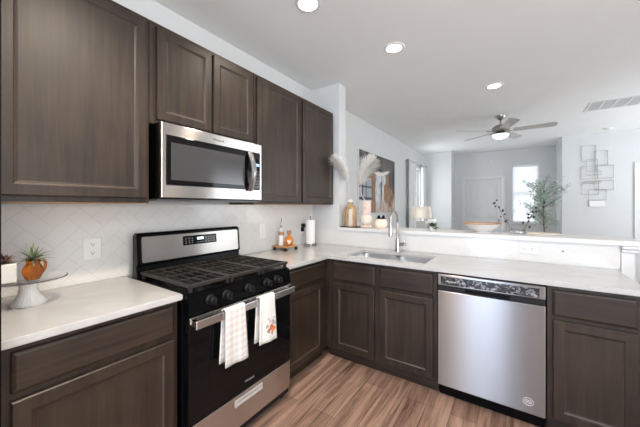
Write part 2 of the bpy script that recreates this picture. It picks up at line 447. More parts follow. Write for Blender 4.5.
# blinds in the alcove window
bl = thing('window_blind', 'white horizontal slat blind in the window behind the tall leafy tree', 'blind', (2.215, 7.58, 2.30))
MB().box(1.965, 2.468, 7.555, 7.60, 2.285, 2.328, bev=.003).build('head_rail', M['blind'], bl)
mb = MB(); nS = 28
for i in range(nS):
    z = 1.0+i*(2.27-1.0)/(nS-1)
    a = math.radians(64); dy = .024*math.cos(a); dz = .024*math.sin(a)
    vs = [mb.v((1.97, 7.578-dy, z+dz)), mb.v((2.463, 7.578-dy, z+dz)), mb.v((2.463, 7.578+dy, z-dz)), mb.v((1.97, 7.578+dy, z-dz))]
    mb.face(vs)
    vt = [mb.v((1.97, 7.578-dy, z+dz-.003)), mb.v((2.463, 7.578-dy, z+dz-.003)), mb.v((2.463, 7.578+dy, z-dz-.003)), mb.v((1.97, 7.578+dy, z-dz-.003))]
    mb.face(vt[::-1])
    for k in range(4): mb.face([vs[k], vs[(k+1) % 4], vt[(k+1) % 4], vt[k]])
mb.build('slats', M['blind'], bl)
mb = MB()
for x in (2.06, 2.37): mb.tube([(x, 7.553, .99), (x, 7.553, 2.285)], .0015, 6)
mb.build('ladder_cord', M['blind'], bl)
MB().box(1.97, 2.463, 7.56, 7.595, .963, .985, bev=.003).build('bottom_rail', M['blind'], bl)

# ------------------------------------------------------------------ cabinets
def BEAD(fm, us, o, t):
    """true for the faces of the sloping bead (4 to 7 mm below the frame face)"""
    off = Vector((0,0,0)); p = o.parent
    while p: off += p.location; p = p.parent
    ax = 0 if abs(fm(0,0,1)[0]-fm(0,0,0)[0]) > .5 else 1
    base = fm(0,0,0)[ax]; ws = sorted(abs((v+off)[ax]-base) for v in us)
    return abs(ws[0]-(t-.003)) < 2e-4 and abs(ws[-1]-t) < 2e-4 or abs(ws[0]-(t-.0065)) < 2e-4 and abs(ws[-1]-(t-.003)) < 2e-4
def door_part(fm, u0, u1, v0, v1, parent, t=.02, rail=.055, horiz=False, m=None):
    mb = MB(fm)
    mb.rect_rings(u0, u1, v0, v1, [(0, 0), (0, t-.004), (.004, t), (rail-.008, t), (rail-.003, t-.003), (rail, t-.0065), (rail+.008, t-.0085), (rail+.012, t-.0085)])
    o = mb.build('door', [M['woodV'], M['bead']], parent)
    for p in o.data.polygons:                       # the bead around the panel, coloured paler than the door
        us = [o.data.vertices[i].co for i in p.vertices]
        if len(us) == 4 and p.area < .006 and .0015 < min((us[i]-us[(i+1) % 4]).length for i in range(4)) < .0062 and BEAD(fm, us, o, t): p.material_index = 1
    return o
def drawer_part(fm, u0, u1, v0, v1, parent, mname, t=.02):
    mb = MB(fm)
    mb.rect_rings(u0, u1, v0, v1, [(0, 0), (0, t-.007), (.003, t-.004), (.012, t)])
    return mb.build('drawer_front', M[mname], parent)
def cabinet(name, label, fm, u0, u1, v0, v1, depth, doors, drawers, hmat, kick=None, frame_to=None, open_top=False):
    c = fm((u0+u1)/2, 0 if kick else v0, -depth/2)
    root = thing(name, label, 'cabinet', c)
    mb = MB(fm); s = .018
    mb.box(u0, u0+s, v0, v1, -depth, -.02); mb.box(u1-s, u1, v0, v1, -depth, -.02)
    mb.box(u0+s, u1-s, v0, v0+s, -depth, -.02); mb.box(u0+s, u1-s, v0+s, v1, -depth, -depth+.008)
    if not open_top: mb.box(u0+s, u1-s, v1-s, v1, -depth+.008, -.02)
    mb.build('carcass', M['woodV'], root)
    fr = MB(fm); ov = .012
    top = (drawers or doors)[0][3]
    la, rb = doors[0][0]+ov, doors[-1][1]-ov
    fr.box(u0, la, v0, v1, -.0195, 0); fr.box(rb, u1, v0, v1, -.0195, 0)
    fr.box(la, rb, v0, doors[0][2]+ov, -.0195, 0); fr.box(la, rb, top-ov, v1, -.0195, 0)
    for a, b in zip(doors, doors[1:]): fr.box(a[1]-ov, b[0]+ov, doors[0][2]+ov, top-ov, -.0195, 0)
    if drawers: fr.box(la, rb, doors[0][3]-ov, drawers[0][2]+ov, -.0185, -.0005)
    fr.build('face_frame', M['woodV'], root)
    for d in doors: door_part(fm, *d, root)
    for d in drawers: drawer_part(fm, *d, root, hmat)
    if kick:
        MB(fm).box(u0, u1, 0, v0, -kick-.016, -kick).build('toe_kick', M['woodX'], root)
    return root
BZ0, BZ1 = .092, .8835
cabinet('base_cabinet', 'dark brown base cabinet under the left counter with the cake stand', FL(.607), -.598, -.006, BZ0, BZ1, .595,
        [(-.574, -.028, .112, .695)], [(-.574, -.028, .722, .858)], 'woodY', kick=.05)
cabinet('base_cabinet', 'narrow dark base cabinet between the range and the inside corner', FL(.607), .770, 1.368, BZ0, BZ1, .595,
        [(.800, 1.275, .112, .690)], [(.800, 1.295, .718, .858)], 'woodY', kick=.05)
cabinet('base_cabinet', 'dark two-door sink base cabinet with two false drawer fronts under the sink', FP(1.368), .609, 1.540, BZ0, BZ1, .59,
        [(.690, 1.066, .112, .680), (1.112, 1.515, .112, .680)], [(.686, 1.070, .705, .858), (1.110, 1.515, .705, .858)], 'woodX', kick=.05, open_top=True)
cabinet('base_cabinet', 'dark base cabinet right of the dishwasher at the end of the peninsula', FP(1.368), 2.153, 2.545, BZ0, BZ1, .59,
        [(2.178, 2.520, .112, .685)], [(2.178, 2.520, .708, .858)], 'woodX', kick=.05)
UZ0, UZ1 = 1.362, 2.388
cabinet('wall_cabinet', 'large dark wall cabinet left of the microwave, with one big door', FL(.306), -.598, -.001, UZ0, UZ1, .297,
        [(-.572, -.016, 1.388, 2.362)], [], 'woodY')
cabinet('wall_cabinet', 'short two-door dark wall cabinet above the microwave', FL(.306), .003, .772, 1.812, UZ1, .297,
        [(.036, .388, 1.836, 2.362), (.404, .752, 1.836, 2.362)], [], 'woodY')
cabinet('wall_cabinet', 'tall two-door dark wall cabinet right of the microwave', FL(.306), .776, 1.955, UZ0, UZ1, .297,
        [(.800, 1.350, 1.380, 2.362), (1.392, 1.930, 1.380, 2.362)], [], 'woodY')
for o in list(C.objects):
    if o.get('label') in ('large dark wall cabinet left of the microwave, with one big door', 'tall two-door dark wall cabinet right of the microwave'):
        u0, u1 = (-.598, -.001) if 'left' in o['label'] else (.776, 1.955)
        MB().box(.012, .300, u0+.001, u1-.001, 1.3585, 1.3618).build('bottom_edge', M['edge'], o)
# tall end panel at the refrigerator side
pn = thing('end_panel', 'tall dark end panel at the far left edge of the counter', 'panel', (.36, -.62, 0))
MB().box(.002, .715, -.628, -.608, 0, 2.388).build('panel_board', M['black'], pn)
MB().box(.002, .72, -1.6, -.630, 1.86, 2.388).build('upper_box', M['woodV'], pn)

# ------------------------------------------------------------------ counters
def slab(name, xs, ys, keep, z0, z1, m, bev=.004):
    mb = MB(); bm = mb.bm; vt = {}
    def V(i, j):
        if (i, j) not in vt: vt[i, j] = bm.verts.new((xs[i], ys[j], z1))
        return vt[i, j]
    fs = [bm.faces.new((V(i,j), V(i+1,j), V(i+1,j+1), V(i,j+1))) for i in range(len(xs)-1) for j in range(len(ys)-1) if keep(i, j)]
    r = bmesh.ops.extrude_face_region(bm, geom=fs)
    for g in r['geom']:
        if isinstance(g, bmesh.types.BMVert): g.co.z = z0
    if bev:
        bmesh.ops.recalc_face_normals(bm, faces=bm.faces)
        es = [e for e in bm.edges if len(e.link_faces) == 2 and e.calc_face_angle(0) > 1.0 and (abs(e.verts[0].co.z-e.verts[1].co.z) < 1e-5)]
        bmesh.ops.bevel(bm, geom=es, offset=bev, segments=2, affect='EDGES')
    return mb
o = slab('c', [.0085, .648], [-.604, -.001], lambda i, j: True, .884, .914, None).build('countertop', M['quartz'], None, loc=(.32, -.3, .884))
tag(o, 'white quartz countertop left of the range, under the cake stand', 'countertop')
SX0, SX1, SY0, SY1 = .765, 1.440, 1.435, 1.815
xs = [.0085, .648, SX0, SX1, 2.570]; ys = [.768, 1.328, SY0, SY1, 1.9685]
o = slab('c', xs, ys, lambda i, j: (i == 0) or (j >= 1 and not (i == 2 and j == 2)), .884, .914, None).build('countertop', M['quartz'], None, loc=(.9, 1.6, .884))
tag(o, 'white quartz corner countertop with the sink cut into it', 'countertop')
o = slab('c', [.379, 2.700], [1.948, 2.330], lambda i, j: True, 1.0765, 1.110, None, .005).build('bar_top', M['trim'], None, loc=(1.5, 2.14, 1.0765))
tag(o, 'long white raised bar ledge behind the sink', 'bar top')

# ------------------------------------------------------------------ sink and faucet
sk = thing('kitchen_sink', 'stainless steel double-bowl sink set into the white corner counter', 'sink', (1.117, 1.625, .884))
def bowl(x0, x1, y0, y1, zt, zb):
    mb = MB(lambda u, v, w: (u, v, w)); R = []
    def rr(x0, x1, y0, y1, z, r, n=5):
        pts = []
        for cx, cy, a0 in ((x1-r, y1-r, 0), (x0+r, y1-r, 90), (x0+r, y0+r, 180), (x1-r, y0+r, 270)):
            for k in range(n):
                a = math.radians(a0+90*k/(n-1)); pts.append((cx+r*math.cos(a), cy+r*math.sin(a), z))
        return pts
    mb.rings([rr(x0-.012, x1+.012, y0-.012, y1+.012, zt, .06), rr(x0, x1, y0, y1, zt, .05), rr(x0+.004, x1-.004, y0+.004, y1-.004, zb+.03, .05),
              rr(x0+.03, x1-.03, y0+.03, y1-.03, zb, .04), rr((x0+x1)/2-.04, (x0+x1)/2+.04, (y0+y1)/2-.04, (y0+y1)/2+.04, zb-.004, .035)], False, True)
    return mb
xm = 1.105
for x0, x1 in ((SX0+.002, xm-.014), (xm+.014, SX1-.002)):
    b = bowl(x0, x1, SY0+.002, SY1-.002, .8832, .70).build('basin', M['sinksteel'], sk, smooth=True, auto=50)
    MB().lathe([(.040, .6975), (.040, .700), (.030, .700), (.026, .697)], ((x0+x1)/2, (SY0+SY1)/2, 0), 24).build('drain_strainer', M['chrome'], b, smooth=True, auto=40)
FX, FY = 1.075, 1.885
fc = thing('faucet', 'tall brushed nickel gooseneck faucet behind the sink', 'faucet', (FX, FY, .914))
MB().lathe([(.028,.9145),(.028,.922),(.024,.93),(.0215,.99),(.021,1.02),(.014,1.035)], (FX,FY,0), 24).build('faucet_body', M['chrome'], fc, smooth=True, auto=50)
pts = [(FX, FY, 1.02), (FX, FY, 1.19)]
for k in range(0, 13):
    a = PI*k/12; pts.append((FX, FY-.095+.095*math.cos(a), 1.19+.105*math.sin(a)))
pts.append((FX, FY-.192, 1.165))
MB().tube(pts, .0115, 14).build('spout', M['chrome'], fc, smooth=True, auto=50)
MB().lathe([(.0135,1.168),(.0145,1.15),(.018,1.11),(.019,1.075),(.015,1.072)], (FX,FY-.192,0), 20).build('spray_head', M['chrome'], fc, smooth=True, auto=50)
h = MB(); h.tube([(FX+.015,FY,.985),(FX+.06,FY,.985)], .015, 16); h.tube([(FX+.06,FY,.985),(FX+.072,FY,.99),(FX+.066,FY,1.02),(FX+.045,FY,1.065)], [.015,.012,.007,.005], 10)
h.build('lever_handle', M['chrome'], fc, smooth=True, auto=50)

# ------------------------------------------------------------------ range
Y0, Y1 = .004, .763
rg = thing('gas_range', 'stainless and black freestanding gas range with two dish towels hung on its door', 'range', (.34, .384, 0))
MB().box(.03, .655, Y0, Y1, .035, .895).build('range_body', M['black'], rg)
MB().box(.655, .672, Y0, Y1, .035, .075).build('base_strip', M['blackmatte'], rg)
for x in (.08, .63):
    for y in (.04, .73):
        MB().lathe([(.016,.0), (.018,.012), (.01,.015), (.01,.036)], (x,y,0), 12).build('foot', M['blackmatte'], rg)
mb = MB(); mb.box(.08, .665, Y0, Y1, .8955, .914, bev=.003); mb.build('cooktop', M['black'], rg)
# back guard
bg = MB(lambda u, v, w: (.100+w, u, v))
bg.rings([[(Y0+.0, .9145, 0), (Y1, .9145, 0), (Y1, .9145, .055), (Y0, .9145, .055)],
          [(Y0, .985, 0), (Y1, .985, 0), (Y1, .985, .045), (Y0, .985, .045)],
          [(Y0, .995, 0), (Y1, .995, 0), (Y1, .995, .060), (Y0, .995, .060)],
          [(Y0, 1.165, 0), (Y1, 1.165, 0), (Y1, 1.170, .045), (Y0, 1.170, .045)],
          [(Y0+.01, 1.182, .004), (Y1-.01, 1.182, .004), (Y1-.01, 1.182, .036), (Y0+.01, 1.182, .036)]])
bgo = bg.build('back_guard', M['black'], rg)
tilt = lambda z: .160-(z-.995)*(.015/.17)
def onbg(y0, y1, z0, z1, off, t, name, m, parent, rnd=0):
    mb = MB(); 
    def P(y, z, d): return (tilt(z)+off+d, y, z)
    n = 4; r = rnd
    def ring(d, ins):
        pts = []
        for cy, cz, a0 in ((y1-r, z1-r, 0), (y0+r, z1-r, 90), (y0+r, z0+r, 180), (y1-r, z0+r, 270)):
            for k in range(n):
                a = math.radians(a0+90*k/(n-1)); pts.append(P(cy+(r-ins)*math.cos(a), cz+(r-ins)*math.sin(a), d))
        return pts
    mb.rings([ring(-.003, 0), ring(t*.6, 0), ring(t, min(r*.5, .002))])
    return mb.build(name, m, parent)
onbg(Y0+.025, Y1-.018, 1.003, 1.160, 0, .006, 'steel_panel', M['steelY'], bgo, .012)
cp = onbg(.285, .545, 1.080, 1.142, .006, .003, 'control_panel', M['blackgloss'], bgo, .006)
onbg(.388, .437, 1.112, 1.128, .0095, .0006, 'clock_display', M['display'], cp and bgo, .001)
for yy in (.305, .33, .352, .455, .477, .50, .522):
    for zz in (1.094, 1.108, 1.124):
        MB().box(tilt(zz)+.0085, tilt(zz)+.0102, yy-.005, yy+.005, zz-.0022, zz+.0022).build('key', M['greyprint'], bgo)
for yy in (.395, .412, .43): MB().box(tilt(1.095)+.0085, tilt(1.095)+.0102, yy-.005, yy+.005, 1.093, 1.097).build('key', M['greyprint'], bgo)
# burners
for bx, by, r in ((.28,.16,.045),(.54,.16,.055),(.40,.384,.06),(.28,.61,.05),(.54,.61,.042)):
    b = MB(); b.lathe([(r*.9,.914),(r,.918),(r,.928),(r*.85,.93)], (bx,by,0), 24); bo = b.build('burner', M['darkgrey'], rg, smooth=True, auto=40)
    MB().lathe([(r*.72,.930),(r*.75,.934),(r*.72,.940),(r*.3,.942)], (bx,by,0), 24).build('burner_cap', M['iron'], bo, smooth=True, auto=40)
# grates: three cast iron sections
GZ = .950
for g0, g1 in ((.018,.262),(.266,.502),(.506,.750)):
    mb = MB(); gb = .0075
    for x in (.172, .668): mb.box(x-gb-.002, x+gb+.002, g0, g1, GZ-.012, GZ+.006, bev=.003)
    for y in (g0+gb, g1-gb): mb.box(.172, .668, y-gb, y+gb, GZ-.012, GZ+.005, bev=.002)
    for k in range(1, 5):
        y = g0+(g1-g0)*k/5
        mb.box(.177, .663, y-.004, y+.004, GZ-.010, GZ+.004, bev=.002)
    for x in (.27, .40, .53):
        mb.box(x-.004, x+.004, g0+gb, g1-gb, GZ-.010, GZ+.0035, bev=.002)
    for x in (.180, .660):
        for y in (g0+.012, g1-.012): mb.box(x-.008, x+.008, y-.008, y+.008, .914, GZ-.01)
    mb.build('grate', M['iron'], rg)
# front control panel with knobs (slightly raked)
cpn = MB(); cpn.rings([[(.650,Y0,.805),(.650,Y1,.805),(.650,Y1,.912),(.650,Y0,.912)], [(.695,Y0,.808),(.695,Y1,.808),(.680,Y1,.905),(.680,Y0,.905)], [(.690,Y0+.004,.815),(.690,Y1-.004,.815),(.679,Y1-.004,.90),(.679,Y0+.004,.90)]])
cpo = cpn.build('knob_panel', M['black'], rg)
for y in (.125, .223, .380, .530, .625):
    k = MB(); 
    k.lathe([(.026,.684),(.026,.692),(.021,.696),(.019,.722),(.015,.726)], (0,y,.860), 20, axis=0)
    k.box(.715, .738, y-.0055, y+.0055, .841, .879, bev=.003)
    k.build('knob', M['blackmatte'], rg, smooth=True, auto=35)
# oven door
dr = MB(); dr.box(.657, .690, Y0+.002, Y1-.002, .269, .800, bev=.004)
dro = dr.build('oven_door', M['blackgloss'], rg)
st = MB(); st.box(.6905, .697, Y0+.004, Y1-.004, .768, .799, bev=.002); st.build('door_trim', M['steelY'], dro)
hd = MB(); hd.box(.728, .745, Y0+.006, Y1-.012, .752, .795, bev=.005)
for y in (Y0+.022, Y1-.028): hd.box(.6905, .730, y-.014, y+.014, .760, .788, bev=.003)
hd.build('door_handle', M['steelY'], dro)
text_mesh('Whirlpool', .017, dro, M['greyprint'], 'brand_lettering', MX(.6915, .388, .318), .0005)
wd = MB(); wd.box(.6902, .6908, .12, .65, .37, .70); wd.build('oven_window', M['blackgloss'], dro)
# warming drawer
dw = MB(); dw.box(.657, .690, Y0+.003, Y1-.003, .078, .264, bev=.004); dwo = dw.build('drawer', M['steelY'], rg)
hh = MB(FL(.690)); hh.rect_rings(.283, .492, .205, .243, [(0,0),(0,.005),(.004,.007),(.008,.007),(.014,.001)]); hh.build('pull_recess', M['brightsteel'], dwo)

# towels
def towel(name, label, y0, y1, zf, zb, m, seed, skew=0.0):
    rnd = random.Random(seed); mb = MB(); bm = mb.bm
    prof = []  # (x, z) path: back hem -> over the bar -> front hem
    for k in range(9): prof.append((.7220, zb+(.775-zb)*k/8))
    top = .7985
    for k in range(1, 6):
        a = PI-PI*k/6; prof.append((.737+.0150*math.cos(a)*1.10, top-.004+.010*math.sin(a)))
    for k in range(15): prof.append((.7530, .792+(zf-.792)*k/14))
    ny = 17; R = []
    for i, (x, z) in enumerate(prof):
        row = []
        for j in range(ny):
            s = j/(ny-1); y = y0+(y1-y0)*s
            front = i > 14; hang = max(0, (.79-z))
            wav = .010*math.sin(s*9+seed)*hang*1.4
            xx = x+(wav+.006*hang if front else -0.2*wav)
            sk = skew*(hang if front else -hang)
            row.append(bm.verts.new((xx, y+sk+.10*hang*(s-.5)*(1 if front else .6), z+(0.012*(s-.5)*(-1) if front and hang > .2 else 0))))
        R.append(row)
    for a, b in zip(R, R[1:]):
        for j in range(ny-1): bm.faces.new((a[j], a[j+1], b[j+1], b[j]))
    o = mb.build(name, m, None, smooth=True, loc=(.737, (y0+y1)/2, .80))
    sd = o.modifiers.new('thick', 'SOLIDIFY'); sd.thickness = .004; sd.offset = 0
    return tag(o, label, 'towel', 'dish towels on the oven door')
def check_mat():
    m, t, b = nmat('buffalo_check_cloth')
    g = t.nodes.new('ShaderNodeNewGeometry'); sp = t.nodes.new('ShaderNodeSeparateXYZ'); t.links.new(g.outputs['Position'], sp.inputs[0])
    def stripe(s, p): return math_node(t, 'GREATER_THAN', math_node(t, 'FRACT', math_node(t, 'DIVIDE', s, p)), .5)
    f = math_node(t, 'MULTIPLY', math_node(t, 'ADD', stripe(sp.outputs[1], .036), stripe(sp.outputs[2], .036)), .5)
    mx = t.nodes.new('ShaderNodeMix'); mx.data_type = 'RGBA'; mx.inputs['A'].default_value = (.80, .78, .76, 1); mx.inputs['B'].default_value = (.66, .61, .57, 1)
    t.links.new(f, mx.inputs['Factor']); t.links.new(mx.outputs['Result'], b.inputs['Base Color']); pset(b, Roughness=.95)
    return m
def print_mat():
    m, t, b = nmat('pumpkin_print_cloth')
    g = t.nodes.new('ShaderNodeNewGeometry'); sp = t.nodes.new('ShaderNodeSeparateXYZ'); t.links.new(g.outputs['Position'], sp.inputs[0])
    n = t.nodes.new('ShaderNodeTexNoise'); n.inputs['Scale'].default_value = 90; t.links.new(g.outputs['Position'], n.inputs['Vector'])
    nz = math_node(t, 'MULTIPLY', math_node(t, 'SUBTRACT', n.outputs['Fac'], .5), .025)
    cur = None
    for (y, z, r, col) in [(.505,.600,.020,(.72,.17,.05)), (.528,.585,.016,(.80,.25,.08)), (.482,.585,.013,(.45,.20,.12)), (.470,.615,.012,(.42,.44,.42)),
                           (.522,.630,.013,(.40,.38,.34)), (.492,.638,.010,(.55,.45,.38)), (.538,.615,.011,(.40,.42,.40)), (.512,.565,.012,(.50,.30,.2)), (.53,.652,.008,(.5,.5,.48)), (.48,.658,.007,(.5,.5,.46))]:
        dy = math_node(t, 'SUBTRACT', sp.outputs[1], y); dz = math_node(t, 'SUBTRACT', sp.outputs[2], z)
        d = math_node(t, 'ADD', math_node(t, 'SQRT', math_node(t, 'ADD', math_node(t, 'MULTIPLY', dy, dy), math_node(t, 'MULTIPLY', dz, dz))), nz)
        f = math_node(t, 'MULTIPLY', math_node(t, 'LESS_THAN', d, r), math_node(t, 'GREATER_THAN', sp.outputs[0], .742))
        mx = t.nodes.new('ShaderNodeMix'); mx.data_type = 'RGBA'; mx.inputs['B'].default_value = (*col, 1)
        if cur is None: mx.inputs['A'].default_value = (.82, .80, .77, 1)
        else: t.links.new(cur, mx.inputs['A'])
        t.links.new(f, mx.inputs['Factor']); cur = mx.outputs['Result']
    t.links.new(cur, b.inputs['Base Color']); pset(b, Roughness=.95)
    return m
towel('dish_towel', 'tan and white checked dish towel hanging from the oven door handle', .170, .300, .500, .520, check_mat(), 1, .03)
towel('dish_towel', 'white dish towel with an orange pumpkin print hanging from the oven door handle', .412, .535, .518, .530, print_mat(), 3, .03)

# ------------------------------------------------------------------ microwave
mwv = thing('microwave', 'stainless over-the-range microwave under the short wall cabinet', 'microwave', (.2, .387, 1.375))
MB().box(.011, .372, .020, .765, 1.385, 1.808).build('microwave_body', M['black'], mwv)
md = MB(); md.box(.373, .402, .020, .768, 1.390, 1.808, bev=.004); mdo = md.build('front_panel', M['steelY'], mwv)
gl = MB(FL(.402)); gl.rect_rings(.045, .748, 1.463, 1.742, [(0,-.004),(0,.0015),(.003,.003)]); glo = gl.build('door_glass', M['blackgloss'], mdo)
wm = mat('microwave_window_mesh', (.05, .05, .053), .12)
gw = MB(FL(.405)); gw.rect_rings(.072, .600, 1.492, 1.702, [(0,-.002),(0,.0006),(.012,.0012)]); gw.build('door_window', wm, mdo)
hp = []
for k in range(11):
    s = k/10; hp.append((.412+.044*math.sin(PI*s), .642, 1.452+(1.735-1.452)*s))
hb = MB()
rs = []
for x, y, z in hp: rs.append([(x-.006, y-.022, z), (x+.004, y-.022, z), (x+.009, y-.008, z), (x+.009, y+.008, z), (x+.004, y+.022, z), (x-.006, y+.022, z)])
hb.rings(rs); hb.build('door_handle', M['chrome'], mdo, smooth=True, auto=40)
MB(FL(.405)).box(.697, .740, 1.640, 1.660, 0, .0008).build('clock_display', M['displayblue'], mdo)
for r in range(6):
    for c_ in range(3): MB(FL(.405)).box(.700+c_*.0145, .709+c_*.0145, 1.485+r*.023, 1.4875+r*.023, 0, .0006).build('key', M['greyprint'], mdo)
text_mesh('Whirlpool', .020, mdo, M['darkgrey'], 'brand_lettering', MX(.4025, .384, 1.772), .0004)
vb = MB(); vb.box(.02, .385, .010, .762, 1.374, 1.384); vb.build('underside_vent', M['darkgrey'], mwv)

# ------------------------------------------------------------------ dishwasher
dwr = thing('dishwasher', 'stainless steel dishwasher between the sink cabinet and the end cabinet', 'dishwasher', (1.846, 1.65, 0))
MB().box(1.548, 2.145, 1.372, 1.955, .10, .876).build('tub', M['black'], dwr)
MB().box(1.549, 2.144, 1.405, 1.42, .004, .098).build('toe_plate', M['black'], dwr)
dd = MB(); dd.box(1.549, 2.144, 1.338, 1.371, .100, .757, bev=.004); ddo = dd.build('door', M['steelX'], dwr)
MB().box(1.549, 2.144, 1.352, 1.371, .758, .795).build('pocket_handle', M['blackmatte'], dwr)
lp = MB(FP(1.352)); lp.box(1.72, 1.97, .766, .785, 0, .012, bev=.003); lp.build('handle_lip', M['black'], dwr)
cf = MB(); cf.box(1.549, 2.144, 1.338, 1.371, .796, .872, bev=.004); cfo = cf.build('control_panel', M['steelX'], dwr)
ig = MB(FP(1.338)); ig.rect_rings(1.570, 2.115, .803, .858, [(0,-.002),(0,.0015),(.004,.0025)])
def smudged():
    m, t, b = nmat('smudged_black_glass')
    g = t.nodes.new('ShaderNodeNewGeometry'); n = t.nodes.new('ShaderNodeTexNoise'); n.inputs['Scale'].default_value = 38; n.inputs['Detail'].default_value = 8
    n.inputs['Distortion'].default_value = 1.5
    t.links.new(g.outputs['Position'], n.inputs['Vector'])
    r = t.nodes.new('ShaderNodeValToRGB'); r.color_ramp.elements[0].position = .50; r.color_ramp.elements[1].position = .72
    r.color_ramp.elements[0].color = (.02, .02, .022, 1); r.color_ramp.elements[1].color = (.42, .42, .45, 1)
    t.links.new(n.outputs['Fac'], r.inputs['Fac']); t.links.new(r.outputs['Color'], b.inputs['Base Color']); pset(b, Roughness=.2)
    return m
ig.build('control_glass', smudged(), cfo)
text_mesh('Whirlpool', .016, cfo, M['whiteplastic'], 'brand_lettering', MYN(1.635, 1.3352, .826), .0003)
lg = MB(); lg.tube([(2.062+.026*math.cos(2*PI*k/24), 1.3372, .172+.022*math.sin(2*PI*k/24)) for k in range(24)], .0012, 6, closed=True)
for k, hw in ((.008, .016), (0, .02), (-.008, .015)): lg.box(2.062-hw, 2.062+hw, 1.3366, 1.3378, .172+k-.0012, .172+k+.0012)
lg.build('oval_badge', M['whiteplastic'], ddo)

# ------------------------------------------------------------------ things on the left counter
def ribbed(prof, c, n=48, amp=.06, ribs=12):
    mb = MB(); R = []
    for r, z in prof: R.append([(c[0]+r*(1+amp*math.cos(ribs*2*PI*k/n))*math.cos(2*PI*k/n), c[1]+r*(1+amp*math.cos(ribs*2*PI*k/n))*math.sin(2*PI*k/n), z) for k in range(n)])
    mb.rings(R); return mb
cs = thing('cake_stand', 'clear glass cake stand on the left counter carrying the two potted plants', 'cake stand', (.228, -.462, .914))
CX, CY = .228, -.462
ribbed([(.060,.9145),(.062,.920),(.052,.930),(.036,.955),(.029,.985),(.032,1.008),(.036,1.0195)], (CX,CY), 72, .03, 24).build('pedestal', M['frost'], cs, smooth=True, auto=60)
MB().lathe([(.05,1.020),(.122,1.0215),(.130,1.0245),(.131,1.0275),(.127,1.0285),(.119,1.026),(.05,1.0255)], (CX,CY,0), 48).build('plate', M['thinglass'], cs, smooth=True, auto=60)
px, py = .268, -.456
pt = thing('pitcher_vase', 'small amber glass pitcher on the cake stand holding an air plant', 'vase', (px, py, 1.026))
rs = []
for i in range(13):
    t_ = i/12; z = 1.0265+.092*t_
    r = .019+.014*math.sin(PI*min(1, t_*1.25)) if t_ < .8 else .0195+.004*(t_-.8)/.2
    rs.append((r, z))
ribbed(rs, (px, py)).build('pitcher_body', M['amber'], pt, smooth=True, auto=70)
MB().tube([(px-.006,py+.018,1.103),(px-.010,py+.036,1.106),(px-.012,py+.043,1.090),(px-.010,py+.040,1.066),(px-.006,py+.030,1.052)], .0055, 10).build('handle', M['amber'], pt, smooth=True)
ap = MB()
for k in range(40):
    a = 2*PI*k/40+random.uniform(-.2,.2); el = random.uniform(.25, 1.3); L = random.uniform(.05,.09)
    ap.leaf((px, py, 1.112), (math.cos(a)*math.cos(el), math.sin(a)*math.cos(el), math.sin(el)), L, .011, bend=.035*math.cos(el)*random.uniform(.5,1.2), seg=5)
ap.build('air_plant', M['airleaf'], pt)
qx, qy = .241, -.541
wp = thing('succulent_pot', 'white square ceramic pot with a red and green succulent on the cake stand', 'potted plant', (qx, qy, 1.026))
pm = MB(); pm.box(qx-.037, qx+.037, qy-.030, qy+.036, 1.0265, 1.106, bev=.006); pm.build('pot', M['ceramic'], wp)
MB().box(qx-.030, qx+.030, qy-.026, qy+.030, 1.1062, 1.108).build('soil', M['bark'], wp)
sm = MB()
for k in range(70):
    a = random.uniform(0, 2*PI); el = random.uniform(.1, 1.3); L = random.uniform(.03,.055)
    bx_, by_ = qx+random.uniform(-.02,.02), qy+random.uniform(-.018,.012)
    sm.leaf((bx_, by_, 1.108), (math.cos(a)*math.cos(el), math.sin(a)*math.cos(el), math.sin(el)), L, .011, bend=.008, seg=3)
sm.build('succulent', M['leafred'], wp)

# outlets
def outlet_x(label, y, z, w_=.075, h_=.118, x=.0085, blank=False):
    r = thing('wall_outlet', label, 'outlet', (x, y, z))
    p = MB(FL(x)); p.rect_rings(y-w_/2, y+w_/2, z-h_/2, z+h_/2, [(0,0),(0,.003),(.004,.0055)]); p.build('cover_plate', M['whiteplastic'], r)
    if blank:
        MB(FL(x+.0055)).box(y-.017, y+.017, z-.033, z+.033, 0, .0015, bev=.0006).build('rocker_switch', M['whiteplastic'], r)
    else:
        for dz in (-.024, .024):
            q = MB(FL(x+.0055)).box(y-.016, y+.016, z+dz-.014, z+dz+.014, 0, .0012).build('receptacle', M['whiteplastic'], r)
            s = MB(FL(x+.0067)); s.box(y-.008, y-.0055, z+dz-.002, z+dz+.007, 0, .0004); s.box(y+.0055, y+.008, z+dz-.002, z+dz+.007, 0, .0004); s.box(y-.003, y+.003, z+dz-.010, z+dz-.005, 0, .0004)
            s.build('slots', M['slot'], q)
    return r
outlet_x('white duplex outlet on the tile left of the range', -.166, 1.104, .088, .122)
outlet_x('white rocker switch plate on the tile right of the range', 1.165, 1.11, .075, .15, blank=True)
outlet_x('white duplex outlet behind the paper towel roll', 1.775, 1.10)
pl = thing('charger_plug', 'black charger plugged into the outlet beside the paper towels', 'charger', (.02, 1.765, 1.12))
b_ = MB(); b_.box(.0155, .050, 1.752, 1.788, 1.105, 1.150, bev=.004); b_.box(.0155, .045, 1.742, 1.772, 1.062, 1.104, bev=.004); b_.build('plug_body', M['blackmatte'], pl)
oh = thing('wall_outlet', 'white outlet lying sideways on the bar backsplash behind the dishwasher', 'outlet', (2.085, 1.9685, 1.012))
p = MB(FP(1.9688)); p.rect_rings(2.085-.06, 2.085+.06, .975, 1.049, [(0,0),(0,.003),(.004,.0055)]); p.build('cover_plate', M['whiteplastic'], oh)
